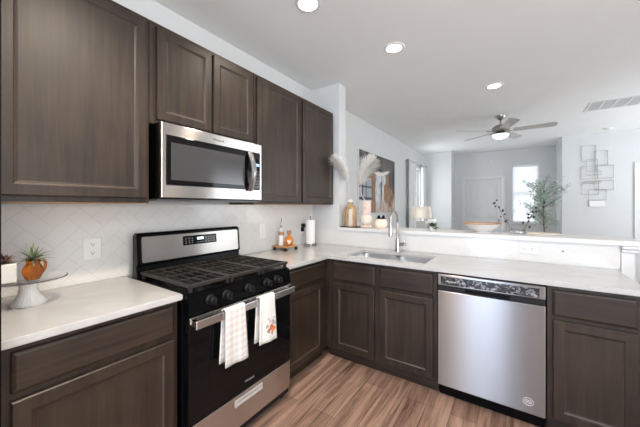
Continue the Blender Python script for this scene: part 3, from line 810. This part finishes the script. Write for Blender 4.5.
for dx in (-.024, .024):
    q = MB(FP(1.9633)).box(2.085+dx-.014, 2.085+dx+.014, .996, 1.028, 0, .0012).build('receptacle', M['whiteplastic'], oh)
    s = MB(FP(1.9621)); s.box(2.085+dx-.002, 2.085+dx+.007, 1.0175, 1.020, 0, .0004); s.box(2.085+dx-.002, 2.085+dx+.007, 1.004, 1.0065, 0, .0004); s.box(2.085+dx-.010, 2.085+dx-.005, 1.009, 1.015, 0, .0004)
    s.build('slots', M['slot'], q)
bt = MB(); bt.lathe([(.007,1.9688),(.007,1.966),(.005,1.964)], (2.29,0,1.012), 14, axis=1)
tag(bt.build('wall_button', M['greyprint'], None, smooth=True, loc=(2.29,1.9685,1.012)), 'small round grey button on the bar backsplash right of the outlet', 'button')

# ------------------------------------------------------------------ things on the corner counter
tr = thing('footed_tray', 'small honey wood tray on black ball feet in the counter corner', 'tray', (.122, 1.357, .914))
MB().box(.030, .215, 1.265, 1.450, .946, .960, bev=.004).build('tray_board', M['boardwood'], tr)
for x, y in ((.050,1.283),(.198,1.283),(.050,1.432),(.198,1.432)):
    MB().lathe([(.008,.9145),(.014,.920),(.017,.930),(.012,.940),(.008,.946)], (x,y,0), 14).build('foot', M['blackmatte'], tr, smooth=True)
ob = thing('oil_bottle', 'tall white oil bottle with a metal pourer on the footed tray', 'bottle', (.100, 1.322, .960))
MB().lathe([(.022,.9605),(.024,.965),(.024,1.085),(.020,1.098),(.013,1.11),(.012,1.135)], (.100,1.322,0), 24).build('bottle_body', M['ceramic'], ob, smooth=True, auto=50)
MB().lathe([(.0245,1.060),(.0275,1.062),(.0275,1.092),(.0225,1.095)], (.100,1.322,0), 24, cap0=False, cap1=False).build('wood_band', M['corkwood'], ob)
MB().tube([(.100,1.322,1.135),(.100,1.322,1.165),(.100,1.325,1.195),(.100,1.33,1.225)], [.011,.010,.004,.0028], 10).build('pourer', M['chrome'], ob, smooth=True)
ab = thing('sauce_bottle', 'round orange bottle with a wooden stopper on the footed tray', 'bottle', (.160, 1.372, .960))
def amb():
    m, t, b = nmat('orange_glass_bottle'); pset(b, Base_Color=(.80, .30, .06, 1), Roughness=.12, Transmission_Weight=.25); return m
ax, ay = .160, 1.372
am = MB(); am.lathe([(.018,.9605),(.036,.972),(.044,.995),(.043,1.020),(.032,1.040),(.016,1.052),(.014,1.070)], (ax,ay,0), 28); am.build('bottle_body', amb(), ab, smooth=True)
MB().lathe([(.016,1.068),(.021,1.070),(.021,1.103),(.017,1.106)], (ax,ay,0), 20).build('stopper', M['corkwood'], ab, smooth=True, auto=40)
fd = Vector((1.99-ax, -.778-ay, 0)).normalized(); sd_ = Vector((-fd.y, fd.x, 0))
lab = MB(); 
cc = Vector((ax, ay, 1.000))+fd*.0435
for k in range(3):
    a = 2*PI*k/3+.5; ctr = cc+sd_*(.011*math.cos(a))+Vector((0,0,.011*math.sin(a)))
    ring = [ctr+sd_*(.008*math.cos(2*PI*i/10))+Vector((0,0,.008*math.sin(2*PI*i/10))) for i in range(10)]
    lab.rings([[tuple(p-fd*.004) for p in ring], [tuple(p+fd*.001) for p in ring]])
lab.build('white_emblem', M['petal'], ab)
th = thing('paper_towel_holder', 'wire countertop paper towel holder in the corner by the wall stub', 'paper towel holder', (.17, 1.73, .914))
hx, hy = .155, 1.735
wb = MB()
wb.tube([(hx+.075*math.cos(2*PI*k/32), hy+.075*math.sin(2*PI*k/32), .9178) for k in range(32)], .003, 8, closed=True)
wb.tube([(hx+.062*math.cos(2*PI*k/32), hy+.062*math.sin(2*PI*k/32), .936) for k in range(32)], .0025, 8, closed=True)
for k in range(4):
    a = PI/4+k*PI/2; wb.tube([(hx+.075*math.cos(a), hy+.075*math.sin(a), .9178), (hx+.062*math.cos(a), hy+.062*math.sin(a), .936), (hx, hy, .928)], .0025, 6)
wb.build('wire_base', M['chrome'], th, smooth=True)
rod = MB(); rod.tube([(hx,hy,.926),(hx,hy,1.222)], .004, 8); rod.ball((hx,hy,1.230), .010); rod.build('center_rod', M['chrome'], th, smooth=True)
rl = MB(); rl.lathe([(.020,.939),(.050,.939),(.051,.942),(.051,1.196),(.050,1.199),(.020,1.199),(.020,.939)], (hx,hy,0), 36, cap0=False, cap1=False)
tag(rl.build('paper_towel_roll', M['paper'], None, smooth=True, auto=40, loc=(hx,hy,.939)), 'white paper towel roll on the wire holder', 'paper towel')

# ------------------------------------------------------------------ things on the bar ledge
LZ = 1.1105
tb = MB(); tb.box(.383, .600, 1.985, 2.125, LZ, LZ+.010, bev=.003)
tag(tb.build('serving_board', M['darkboard'], None, loc=(.49,2.05,LZ)), 'thin dark wooden board under the tan vase on the bar ledge', 'board')
TZ = LZ+.0105; tx, ty = .478, 2.055
tv = thing('jug_vase', 'tan wooden bottle vase with a whitewashed stripe holding pampas, on the dark board', 'vase', (tx, ty, TZ))
def tan():
    m, t, b = nmat('tan_whitewashed_wood')
    g = t.nodes.new('ShaderNodeTexCoord'); sp = t.nodes.new('ShaderNodeSeparateXYZ'); t.links.new(g.outputs['Object'], sp.inputs[0])
    mp = t.nodes.new('ShaderNodeMapping'); mp.inputs['Scale'].default_value = (30,30,6); t.links.new(g.outputs['Object'], mp.inputs['Vector'])
    n = t.nodes.new('ShaderNodeTexNoise'); n.inputs['Scale'].default_value = 2; n.inputs['Detail'].default_value = 6; t.links.new(mp.outputs[0], n.inputs['Vector'])
    r = t.nodes.new('ShaderNodeValToRGB'); r.color_ramp.elements[0].position = .35; r.color_ramp.elements[1].position = .65
    r.color_ramp.elements[0].color = (.34,.21,.09,1); r.color_ramp.elements[1].color = (.60,.42,.24,1); t.links.new(n.outputs['Fac'], r.inputs['Fac'])
    # whitewashed panel on the side towards the kitchen
    s = math_node(t, 'SUBTRACT', math_node(t, 'MULTIPLY', sp.outputs[0], .875), math_node(t, 'MULTIPLY', sp.outputs[1], -.47))
    f = math_node(t, 'MULTIPLY', math_node(t, 'LESS_THAN', math_node(t, 'ABSOLUTE', s), math_node(t, 'ADD', .014, math_node(t, 'MULTIPLY', n.outputs['Fac'], .012))),
                  math_node(t, 'LESS_THAN', sp.outputs[2], .19))
    mx = t.nodes.new('ShaderNodeMix'); mx.data_type = 'RGBA'; mx.inputs['B'].default_value = (.62,.57,.53,1)
    t.links.new(f, mx.inputs['Factor']); t.links.new(r.outputs['Color'], mx.inputs['A']); t.links.new(mx.outputs['Result'], b.inputs['Base Color']); pset(b, Roughness=.6)
    return m
MB().lathe([(.066,TZ),(.070,TZ+.006),(.072,TZ+.10),(.070,TZ+.185),(.064,TZ+.208),(.050,TZ+.226),(.034,TZ+.238),(.029,TZ+.25),(.030,TZ+.268)], (tx,ty,0), 36).build('vase_body', tan(), tv, smooth=True, auto=50)
MB().lathe([(.031,TZ+.268),(.033,TZ+.272),(.033,TZ+.292),(.030,TZ+.296),(.022,TZ+.296)], (tx,ty,0), 28).build('vase_rim', M['ceramic'], tv, smooth=True, auto=40)
def plume(label, stem, r0, m, seed, group=None, tip=None, n=520, dens=1.0):
    """one pampas stem: stem = path points, the last part carries the feathery head"""
    rnd = random.Random(seed)
    root = thing('pampas_stem', label, 'dried grass', stem[0], group)
    P = [Vector(p) for p in stem]
    cum = [0]
    for a, b in zip(P, P[1:]): cum.append(cum[-1]+(b-a).length)
    def at(s):
        s *= cum[-1]
        for i in range(len(P)-1):
            if s <= cum[i+1] or i == len(P)-2:
                u = (s-cum[i])/(cum[i+1]-cum[i]); return P[i].lerp(P[i+1], u), (P[i+1]-P[i]).normalized()
    MB().tube([tuple(at(k/12)[0]) for k in range(13)], [.0035-.0022*k/12 for k in range(13)], 6).build('stalk', M['pampaspink'], root)
    mb = MB()
    for k in range(n):
        s = rnd.uniform(.38, 1.0); p, d = at(s)
        u = (s-.38)/.62; L = (.055+.55*r0*2*math.sin(PI*min(1, u*.85+.12)))*rnd.uniform(.7,1.15)
        a = rnd.uniform(0, 2*PI); o1 = d.orthogonal().normalized(); o2 = d.cross(o1)
        dr_ = d*rnd.uniform(.75,1.3)+(o1*math.cos(a)+o2*math.sin(a))*rnd.uniform(.25,.75)*r0/.05
        mb.leaf(tuple(p), tuple(dr_), L, .0045, bend=.012, seg=3)
    mb.build('feather_head', m, root)
    return root
plume('cream pampas stem arching left from the tan vase toward the wall cabinet', [(tx,ty,TZ+.297),(.472,2.05,1.47),(.464,2.035,1.55),(.458,1.985,1.66),(.445,1.93,1.75),(.425,1.875,1.815),(.402,1.82,1.855)], .07, M['pampas'], 5, n=1000)
tip = MB()
for k in range(160):
    a = random.uniform(0,2*PI); e = random.uniform(-1.2,1.3)
    tip.leaf((.399,1.812,1.858), (math.cos(a)*math.cos(e)-.5, math.sin(a)*math.cos(e)*.7, math.sin(e)*.8+.1), random.uniform(.025,.05), .007, bend=.006, seg=2)
tip.build('pink_tip', M['pampaspink'], [o for o in C.objects if o.name.startswith('pampas_stem')][0])
kx, ky = .645, 2.110
pv = thing('carved_vase', 'cream and blush round-bellied vase with a carved zigzag neck on the bar ledge', 'vase', (kx, ky, LZ))
blush = mat('blush_stoneware', (.80,.64,.57), .6, var=.08, scale=30); cream = mat('cream_stoneware', (.78,.72,.62), .55, var=.04, scale=30)
MB().lathe([(.050,LZ),(.066,LZ+.004),(.066,LZ+.020),(.052,LZ+.030)], (kx,ky,0), 32).build('foot_ring', blush, pv, smooth=True, auto=40)
MB().lathe([(.045,LZ+.030),(.066,LZ+.055),(.072,LZ+.085),(.066,LZ+.115),(.044,LZ+.142),(.036,LZ+.148)], (kx,ky,0), 32).build('vase_belly', cream, pv, smooth=True)
nk = MB(); R = []
for i, z in enumerate((.148,.178,.208,.238,.268,.296)):
    R.append([(kx+(.040 if (k+i) % 2 else .049)*math.cos(2*PI*k/16), ky+(.040 if (k+i) % 2 else .049)*math.sin(2*PI*k/16), LZ+z) for k in range(16)])
nk.rings(R, True, True); nk.build('zigzag_neck', blush, pv)
plume('large white pampas plume leaning right in front of the painting', [(kx-.01,ky,LZ+.297),(.592,2.10,1.46),(.580,2.10,1.55),(.610,2.10,1.68),(.665,2.10,1.78),(.735,2.11,1.85)], .105, M['pampas'], 9, n=1400)
gx, gy = .795, 2.165
gj = thing('candle_lantern', 'glowing pink glass candle jar with a black two-knob lid on the bar ledge', 'candle', (gx, gy, LZ))
def glow():
    m, t, b = nmat('glowing_frosted_glass'); pset(b, Base_Color=(.85,.66,.56,1), Roughness=.4, Emission_Color=(1.0,.66,.48,1), Emission_Strength=.22); return m
MB().lathe([(.040,LZ),(.058,LZ+.008),(.066,LZ+.040),(.063,LZ+.070),(.046,LZ+.092),(.040,LZ+.096)], (gx,gy,0), 28).build('glass_jar', glow(), gj, smooth=True)
MB().lathe([(.046,LZ+.096),(.050,LZ+.098),(.050,LZ+.108),(.040,LZ+.112)], (gx,gy,0), 24).build('lid', M['black'], gj, smooth=True, auto=40)
kn = MB(); kn.ball((gx-.022,gy-.012,LZ+.122),.015); kn.ball((gx+.022,gy+.012,LZ+.122),.015); kn.build('lid_knobs', M['black'], gj, smooth=True)
MB().ball((gx-.008,gy-.066,LZ+.048),.0001) if False else None
fx_, fy_ = 1.352, 2.08
fp = thing('flower_pot', 'small pot of white flowers and green leaves on the bar ledge', 'potted flower', (fx_, fy_, LZ))
MB().lathe([(.024,LZ),(.030,LZ+.004),(.034,LZ+.035),(.032,LZ+.038)], (fx_,fy_,0), 24).build('pot', M['ceramic'], fp, smooth=True, auto=50)
gm = MB()
for k in range(70):
    a = random.uniform(0,2*PI); e = random.uniform(-.2,1.2)
    gm.leaf((fx_+random.uniform(-.015,.015),fy_+random.uniform(-.015,.015),LZ+.04), (math.cos(a)*math.cos(e),math.sin(a)*math.cos(e),math.sin(e)), random.uniform(.045,.075), .018, bend=.02)
gm.build('leaves', M['leaf'], fp)
fm_ = MB()
for k in range(16):
    a = random.uniform(0,2*PI); r = random.uniform(0,.045); fm_.ball((fx_-.008+r*math.cos(a), fy_+r*math.sin(a), LZ+.075+random.uniform(0,.028)), random.uniform(.009,.015), 8)
fm_.build('blossoms', M['petal'], fp, smooth=True)
bx0, by0 = 1.757, 2.13
bw = thing('footed_bowl', 'wide white footed bowl with a wooden rim on the bar ledge', 'bowl', (bx0, by0, LZ))
MB().lathe([(.070,LZ),(.072,LZ+.004),(.060,LZ+.012),(.085,LZ+.024),(.115,LZ+.045),(.138,LZ+.075),(.140,LZ+.077),(.132,LZ+.077),(.108,LZ+.048),(.06,LZ+.028)], (bx0,by0,0), 48).build('bowl_body', M['ceramic'], bw, smooth=True, auto=60)
MB().lathe([(.139,LZ+.0775),(.152,LZ+.079),(.154,LZ+.083),(.150,LZ+.086),(.136,LZ+.084),(.133,LZ+.0775)], (bx0,by0,0), 48, cap0=False, cap1=False).build('wooden_rim', M['boardwood'], bw, smooth=True, auto=40)
gvx, gvy = 2.02, 2.20
gv = thing('glass_bud_vase', 'low clear glass vase on the bar ledge holding two dark berry stems', 'vase', (gvx, gvy, LZ))
MB().lathe([(.050,LZ),(.062,LZ+.004),(.066,LZ+.020),(.060,LZ+.030),(.058,LZ+.030),(.063,LZ+.020),(.058,LZ+.008),(.010,LZ+.007)], (gvx,gvy,0), 28).build('vase_glass', M['glass'], gv, smooth=True, auto=60)
def berry(label, pts, seed):
    rnd = random.Random(seed); root = thing('berry_stem', label, 'dried stem', pts[0])
    mb = MB(); mb.tube(pts, [.003-.0018*k/(len(pts)-1) for k in range(len(pts))], 6)
    P = [Vector(p) for p in pts]; ends = []
    for k in range(13):
        s = .30+.70*k/12; f = s*(len(P)-1); i = min(int(f), len(P)-2); p = P[i].lerp(P[i+1], f-i)
        q = p+Vector((rnd.uniform(-.028,.028), rnd.uniform(-.02,.02), rnd.uniform(-.006,.024))); ends.append(q)
        mb.tube([tuple(p), tuple(q)], .001, 5)
    mb.build('stalk', M['bark'], root)
    for q in ends: MB().ball(tuple(q), rnd.uniform(.006,.009), 8, 1.2).build('berry', M['berry'], root, smooth=True)
berry('dark berry stem leaning left over the footed bowl', [(1.990,2.225,LZ+.012),(1.968,2.25,1.155),(1.935,2.275,1.215),(1.895,2.29,1.29),(1.860,2.30,1.36),(1.842,2.305,1.385)], 1)
berry('dark berry stem leaning right in front of the blind window', [(2.050,2.205,LZ+.012),(2.072,2.20,1.16),(2.09,2.19,1.225),(2.125,2.18,1.28),(2.175,2.18,1.36)], 2)
trb = MB(); trb.box(2.08, 2.30, 2.17, 2.30, LZ, LZ+.012, bev=.003)
tag(trb.build('cutting_board', mat('pale_wood', (.70,.62,.52), .5, var=.08, scale=20), None, loc=(2.19,2.23,LZ)), 'pale flat board lying on the bar ledge below the leafy tree', 'board')

# ------------------------------------------------------------------ living room
# cow painting
def painting():
    y0, y1, z0, z1 = 3.17, 4.74, 1.235, 2.225
    root = thing('cow_painting', 'large unframed painting of a pale-faced cow on the living room wall', 'painting', (.02, (y0+y1)/2, z0))
    MB().box(.002, .032, y0, y1, z0, z1).build('canvas', M['ceramic'], root)
    ny, nz = 110, 76; me = bpy.data.meshes.new('painted_face'); vs = []; fs = []; cols = []
    def ell(y, z, cy, cz, ry, rz): return ((y-cy)/ry)**2+((z-cz)/rz)**2
    def sm(a, b, x): t = min(1, max(0, (x-a)/(b-a))); return t*t*(3-2*t)
    def mixc(a, b, t): return tuple(a[i]*(1-t)+b[i]*t for i in range(3))
    def col(y, z):
        n = noise.noise(Vector((y*5, z*2.2, 0))); n2 = noise.noise(Vector((y*16, z*7, 3))); n3 = noise.noise(Vector((y*40, z*9, 7)))
        c = mixc((.055,.05,.05), (.16,.15,.15), sm(-.4,.6,n))
        # warm ground along the bottom
        c = mixc(c, mixc((.42,.31,.25), (.62,.52,.46), sm(-.4,.4,n2)), sm(1.62, 1.36, z+.06*n+.03*n2))
        # brown flanks
        for cy, cz, ry, rz in ((3.74,1.62,.10,.40),(4.28,1.70,.17,.30),(4.50,1.50,.14,.20)):
            c = mixc(c, mixc((.20,.10,.055), (.42,.25,.15), sm(-.5,.5,n3)), sm(1.15,.75, ell(y,z,cy,cz,ry,rz)+.3*n2))
        # pale head and chest
        for cy, cz, ry, rz in ((3.93,1.83,.13,.13),(3.90,1.60,.12,.30),(4.17,1.83,.10,.10),(4.13,1.62,.05,.22)):
            c = mixc(c, mixc((.42,.46,.50), (.74,.74,.73), sm(-.5,.4,n3+.4*n2)), sm(1.15,.75, ell(y,z,cy,cz,ry,rz)+.35*n2))
        # pale horns
        c = mixc(c, (.78,.75,.70), sm(1.2,.7, ell(y,z,4.10,1.965+.06*math.cos(y*4),.36,.035)))
        # grey window panes with dark bars on the left
        if y < 3.62 and z < 1.80:
            p = mixc((.36,.41,.45), (.62,.68,.72), sm(-.4,.5,n))
            if z < 1.44: p = (.70,.71,.70)
            elif abs(y-3.28) < .022 or abs(y-3.42) < .02 or abs(z-1.47) < .02 or abs(z-1.66) < .015: p = (.07,.07,.075)
            c = p
        elif y < 3.68 and z < 1.85: c = mixc((.20,.11,.06), (.33,.2,.12), sm(-.4,.4,n3))
        return c
    for j in range(nz+1):
        for i in range(ny+1):
            y = y0+(y1-y0)*i/ny; z = z0+(z1-z0)*j/nz; vs.append((.0325-.02, y-(y0+y1)/2, z-z0)); cols.append(col(y, z))
    for j in range(nz):
        for i in range(ny): a = j*(ny+1)+i; fs.append((a, a+1, a+ny+2, a+ny+1))
    me.from_pydata(vs, [], fs); ca = me.color_attributes.new('paint', 'FLOAT_COLOR', 'POINT')
    for i, c in enumerate(cols): ca.data[i].color = (*c, 1)
    m, t, b = nmat('painted_canvas'); at = t.nodes.new('ShaderNodeVertexColor'); at.layer_name = 'paint'
    t.links.new(at.outputs['Color'], b.inputs['Base Color']); pset(b, Roughness=.7); me.materials.append(m)
    o = bpy.data.objects.new('painted_face', me); C.objects.link(o); o.parent = root
painting()
# curtain rod and curtains
cr = thing('curtain_rod', 'dark metal curtain rod above the living room window', 'curtain rod', (.07, 6.23, 2.365))
MB().tube([(.075,5.50,2.365),(.075,6.93,2.365)], .013, 10).build('rod', M['fan'], cr, smooth=True)
for y in (5.475, 6.955): MB().ball((.075,y,2.365),.034).build('finial', M['fan'], cr, smooth=True)
for y in (5.53, 6.90): MB().box(.001, .075, y-.008, y+.008, 2.345, 2.357).build('bracket', M['wire'], cr)
def curtain(label, y0, y1, seed):
    mb = MB(); bm = mb.bm; n = 48; R = []
    for z in (2.351, 2.30, 1.9, 1.2, .6, .02):
        R.append([bm.verts.new((.075+(.026)*math.sin(k/n*2*PI*(y1-y0)/.085+seed), y0+(y1-y0)*k/n+ (.03 if z < 1.5 else 0)*math.sin(seed+k*.1), z)) for k in range(n+1)])
    for a, b in zip(R, R[1:]):
        for k in range(n): bm.faces.new((a[k], a[k+1], b[k+1], b[k]))
    o = mb.build('curtain', M['curtain'], None, smooth=True, loc=(.075,(y0+y1)/2,.02)); s = o.modifiers.new('thick','SOLIDIFY'); s.thickness = .003
    return tag(o, label, 'curtain', 'living room curtains')
curtain('left grey curtain panel, nearer the cow painting', 5.54, 5.98, 0)
curtain('right grey curtain panel, nearer the room corner', 6.62, 6.87, 2)
# lamp on console
ct = thing('console_table', 'light console table behind the bar carrying the table lamp', 'table', (.6, 4.75, 0))
MB().box(.38, .82, 4.2, 5.3, .845, .880, bev=.004).build('tabletop', M['trim'], ct)
for x in (.41,.79):
    for y in (4.24,5.26): MB().box(x-.022,x+.022,y-.022,y+.022,0,.845).build('leg', M['trim'], ct)
tl = thing('table_lamp', 'glass-based table lamp with a rectangular white shade beside the curtains', 'lamp', (.585, 4.6, .881))
lx, ly = .585, 4.6
MB().box(lx-.10, lx+.10, ly-.06, ly+.06, .881, .893, bev=.003).build('lamp_foot', M['trim'], tl)
MB().box(lx-.085, lx+.085, ly-.045, ly+.045,   .894, 1.085, bev=.008).build('lamp_base', mat('mercury_glass', (.78,.77,.75), .22, .5), tl)
MB().tube([(lx,ly,1.085),(lx,ly,1.20)], .008, 8).build('stem', M['chrome'], tl)
MB().ball((lx,ly,1.225), .028).build('bulb', emat('bulb_glow', (1.0,.97,.92), 15.0), tl, smooth=True)
def shade_mat():
    m, t, b = nmat('lit_linen_shade')
    tr = t.nodes.new('ShaderNodeBsdfTranslucent'); tr.inputs[0].default_value = (.95,.92,.86,1)
    mx = t.nodes.new('ShaderNodeMixShader'); mx.inputs[0].default_value = .5; pset(b, Base_Color=(.90,.88,.84,1), Roughness=.9)
    t.links.new(b.outputs[0], mx.inputs[1]); t.links.new(tr.outputs[0], mx.inputs[2]); t.links.new(mx.outputs[0], t.nodes['Material Output'].inputs['Surface'])
    return m
s = MB(); x0, x1, y0, y1 = lx-.165, lx+.165, ly-.10, ly+.10
s.rings([[(x0,y0,1.122),(x1,y0,1.122),(x1,y1,1.122),(x0,y1,1.122)], [(x0+.012,y0+.01,1.345),(x1-.012,y0+.01,1.345),(x1-.012,y1-.01,1.345),(x0+.012,y1-.01,1.345)],
         [(x0+.015,y0+.013,1.345),(x1-.015,y0+.013,1.345),(x1-.015,y1-.013,1.345),(x0+.015,y1-.013,1.345)], [(x0+.003,y0+.003,1.122),(x1-.003,y0+.003,1.122),(x1-.003,y1-.003,1.122),(x0+.003,y1-.003,1.122)],
         [(x0,y0,1.122),(x1,y0,1.122),(x1,y1,1.122),(x0,y1,1.122)]], False, False)
bmesh.ops.remove_doubles(s.bm, verts=s.bm.verts, dist=1e-5)
s.build('lamp_shade', shade_mat(), tl)
# leafy tree
trx, try_ = 2.47, 6.2
tt = thing('potted_tree', 'tall potted tree with pale olive leaves in front of the blind window', 'tree', (trx, try_, 0))
MB().lathe([(.13,0),(.15,.01),(.19,.34),(.18,.35),(.16,.33)], (trx,try_,0), 28).build('pot', M['ceramic'], tt, smooth=True, auto=50)
rnd = random.Random(11)
tk = MB(); trunk = [(trx,try_,.33),(trx+.01,try_,.8),(trx-.01,try_+.01,1.2),(trx+.01,try_,1.55),(trx,try_,1.85)]
tk.tube(trunk, [.016,.014,.012,.009,.005], 8)
lf = MB()
for k in range(40):
    f = rnd.uniform(.2, 1); z = .62+f*1.12; a = rnd.uniform(0, 2*PI)
    reach = rnd.uniform(.17, .36)*(1.1 if z > 1.1 else .8)
    p0 = Vector((trx, try_, z)); p2 = p0+Vector((math.cos(a)*reach, math.sin(a)*reach*.8, rnd.uniform(.10,.26)))
    p1 = p0.lerp(p2, .5)+Vector((0,0,.03))
    tk.tube([tuple(p0), tuple(p1), tuple(p2)], [.005,.0035,.0015], 5)
    for q in range(48):
        s_ = rnd.uniform(.3,1.02); b0 = p0.lerp(p2, s_)+Vector((rnd.uniform(-.05,.05), rnd.uniform(-.05,.05), rnd.uniform(-.05,.05)))
        an = rnd.uniform(0,2*PI); lf.leaf(tuple(b0), (math.cos(an), math.sin(an), rnd.uniform(-.6,.6)), rnd.uniform(.035,.06), .021, bend=.008, seg=2, nrm=(rnd.uniform(-.6,.6), rnd.uniform(-1,0), .6))
tk.build('trunk', M['bark'], tt); lf.build('foliage', M['paleleaf'], tt)
# wire wall art
wa = thing('wall_sculpture', 'metal wall sculpture of overlapping wire rectangles on the grey hall wall', 'wall art', (3.28, 6.53, 1.9))
rects = [(3.065,3.262,2.195,2.490),(3.245,3.420,2.115,2.375),(3.125,3.28,2.03,2.225),(3.060,3.285,1.862,2.10),(3.245,3.495,1.865,2.097),(3.13,3.33,1.93,2.0),
         (3.070,3.300,1.565,1.800),(3.245,3.495,1.645,1.822),(3.085,3.33,1.775,1.805),(3.16,3.40,1.46,1.66)]
for i, (y0_, y1_, z0_, z1_) in enumerate(rects):
    d = 6.535-.006*(i % 3)
    MB().tube([(y0_,d,z0_),(y1_,d,z0_),(y1_,d,z1_),(y0_,d,z1_)], .0048, 6, closed=True).build('wire_rectangle', M['wire'], wa)
MB().box(3.17, 3.385, 6.528, 6.534, 1.335, 1.450, bev=.002).build('pale_plate', M['ceramic'], wa)
# wall bits in the alcove
tag(MB().box(1.495,1.54,7.535,7.549,2.47,2.50,bev=.003).build('wall_sensor', M['whiteplastic'], None, loc=(1.518,7.545,2.485)), 'tiny white sensor on the alcove wall above the white door', 'sensor')
sw = thing('wall_switch', 'small dark switch on the side wall left of the white door', 'switch', (.701, 7.40, .95))
MB(FL(.7005)).box(7.37, 7.45, .90, 1.01, 0, .006, bev=.002).build('cover_plate', M['whiteplastic'], sw)
MB(FL(.7065)).box(7.385, 7.435, .925, .985, 0, .003).build('dark_rocker', M['slot'], sw)

# ------------------------------------------------------------------ ceiling fixtures
def recessed(label, x, y, power, r=.066):
    t_ = thing('recessed_light', label, 'ceiling light', (x, y, H), 'recessed ceiling lights')
    MB().lathe([(r+.022,H-.0005),(r+.020,H-.006),(r,H-.009),(r-.002,H-.004)], (x,y,0), 32, cap0=False, cap1=False).build('trim_ring', M['trim'], t_, smooth=True, auto=50)
    MB().lathe([(r-.001,H-.0045),(r*.6,H-.0055)], (x,y,0), 32, cap0=False, cap1=True).build('diffuser', M['lampwhite'], t_)
    d = bpy.data.lights.new('recessed_lamp', 'SPOT'); d.energy = power; d.color = (1.0,.85,.69); d.spot_size = math.radians(150); d.spot_blend = .8; d.shadow_soft_size = .06
    o = bpy.data.objects.new('recessed_lamp', d); C.objects.link(o); o.parent = t_; o.location = (0,0,-.02)
    return t_
recessed('round recessed light at the top edge of the photo, above the range', .835, .775, 22)
recessed('round recessed light in the ceiling above the sink end of the floor', 1.13, 1.63, 3)
recessed('round recessed light in the ceiling nearest the fan', 1.805, 3.03, 6)
recessed('round recessed light out of view above the left counter', 1.30, -.22, 100)
fn = thing('ceiling_fan', 'five-blade brushed nickel ceiling fan with a glass bowl light', 'ceiling fan', (1.825, 4.34, H))
fx0, fy0 = 1.825, 4.34
MB().lathe([(.072,H-.001),(.070,H-.02),(.045,H-.055),(.022,H-.065)], (fx0,fy0,0), 28).build('canopy', M['fan'], fn, smooth=True, auto=50)
MB().tube([(fx0,fy0,H-.06),(fx0,fy0,H-.15)], .013, 12).build('downrod', M['fan'], fn, smooth=True)
MB().lathe([(.04,H-.14),(.085,H-.155),(.115,H-.185),(.118,H-.235),(.09,H-.255),(.05,H-.262)], (fx0,fy0,0), 36).build('motor_housing', M['fan'], fn, smooth=True, auto=50)
MB().lathe([(.055,H-.262),(.075,H-.27),(.105,H-.285),(.108,H-.292)], (fx0,fy0,0), 32).build('light_fitter', M['fan'], fn, smooth=True, auto=50)
MB().lathe([(.106,H-.292),(.104,H-.308),(.085,H-.332),(.05,H-.348),(.012,H-.354)], (fx0,fy0,0), 32).build('glass_bowl', M['fanlight'], fn, smooth=True)
bz = H-.245
for k in range(5):
    a = math.radians(-74+72*k); ca, sa = math.cos(a), math.sin(a)
    def L2W(u, v, w_, ca=ca, sa=sa): return (fx0+u*ca-v*sa, fy0+u*sa+v*ca, bz+w_)
    br_ = MB(L2W); br_.box(.09, .20, -.018, .018, -.004, .004, bev=.002); br_.build('blade_arm', M['fan'], fn)
    bl_ = MB(L2W); ring = []
    outline = [(.165,-.050),(.62,-.066),(.655,-.050),(.668,0),(.655,.050),(.62,.066),(.165,.050)]
    tw = -math.tan(math.radians(13))
    bl_.rings([[(u, v, .006+v*tw) for u, v in outline], [(u, v, .014+v*tw) for u, v in outline]])
    bl_.build('blade', M['blade'], fn)
vn = thing('ceiling_vent', 'long white return air grille in the ceiling right of the fan', 'vent', (3.2, 4.58, H))
vx0, vx1, vy0, vy1 = 2.83, 3.64, 4.36, 4.80
mb = MB(); mb.box(vx0,vx1,vy0,vy0+.022,H-.008,H); mb.box(vx0,vx1,vy1-.022,vy1,H-.008,H); mb.box(vx0,vx0+.022,vy0+.022,vy1-.022,H-.008,H); mb.box(vx1-.022,vx1,vy0+.022,vy1-.022,H-.008,H)
nb = 6
for k in range(1, nb): x = vx0+.011+(vx1-vx0-.022)*k/nb; mb.box(x-.009,x+.009,vy0+.022,vy1-.022,H-.008,H)
mb.build('vent_frame', M['trim'], vn)
MB().box(vx0+.02,vx1-.02,vy0+.02,vy1-.02,H-.0015,H-.0005).build('grey_backing', mat('vent_backing', (.5,.51,.51), .6), vn)
mb = MB()
for k in range(19):
    y = vy0+.034+k*.0205; mb.box(vx0+.022,vx1-.022,y-.004,y+.004,H-.005,H-.0016)
mb.build('louvers', mat('grey_louver', (.66,.67,.67), .5), vn)
sd2 = thing('smoke_detector', 'round white smoke detector on the ceiling by the hall wall', 'smoke detector', (3.36, 6.2, H))
MB().lathe([(.07,H-.0005),(.07,H-.012),(.062,H-.018)], (3.36,6.2,0), 32).build('mounting_base', M['whiteplastic'], sd2, smooth=True, auto=40)
MB().lathe([(.055,H-.018),(.05,H-.034),(.03,H-.038)], (3.36,6.2,0), 32).build('sensor_cap', M['whiteplastic'], sd2, smooth=True, auto=40)
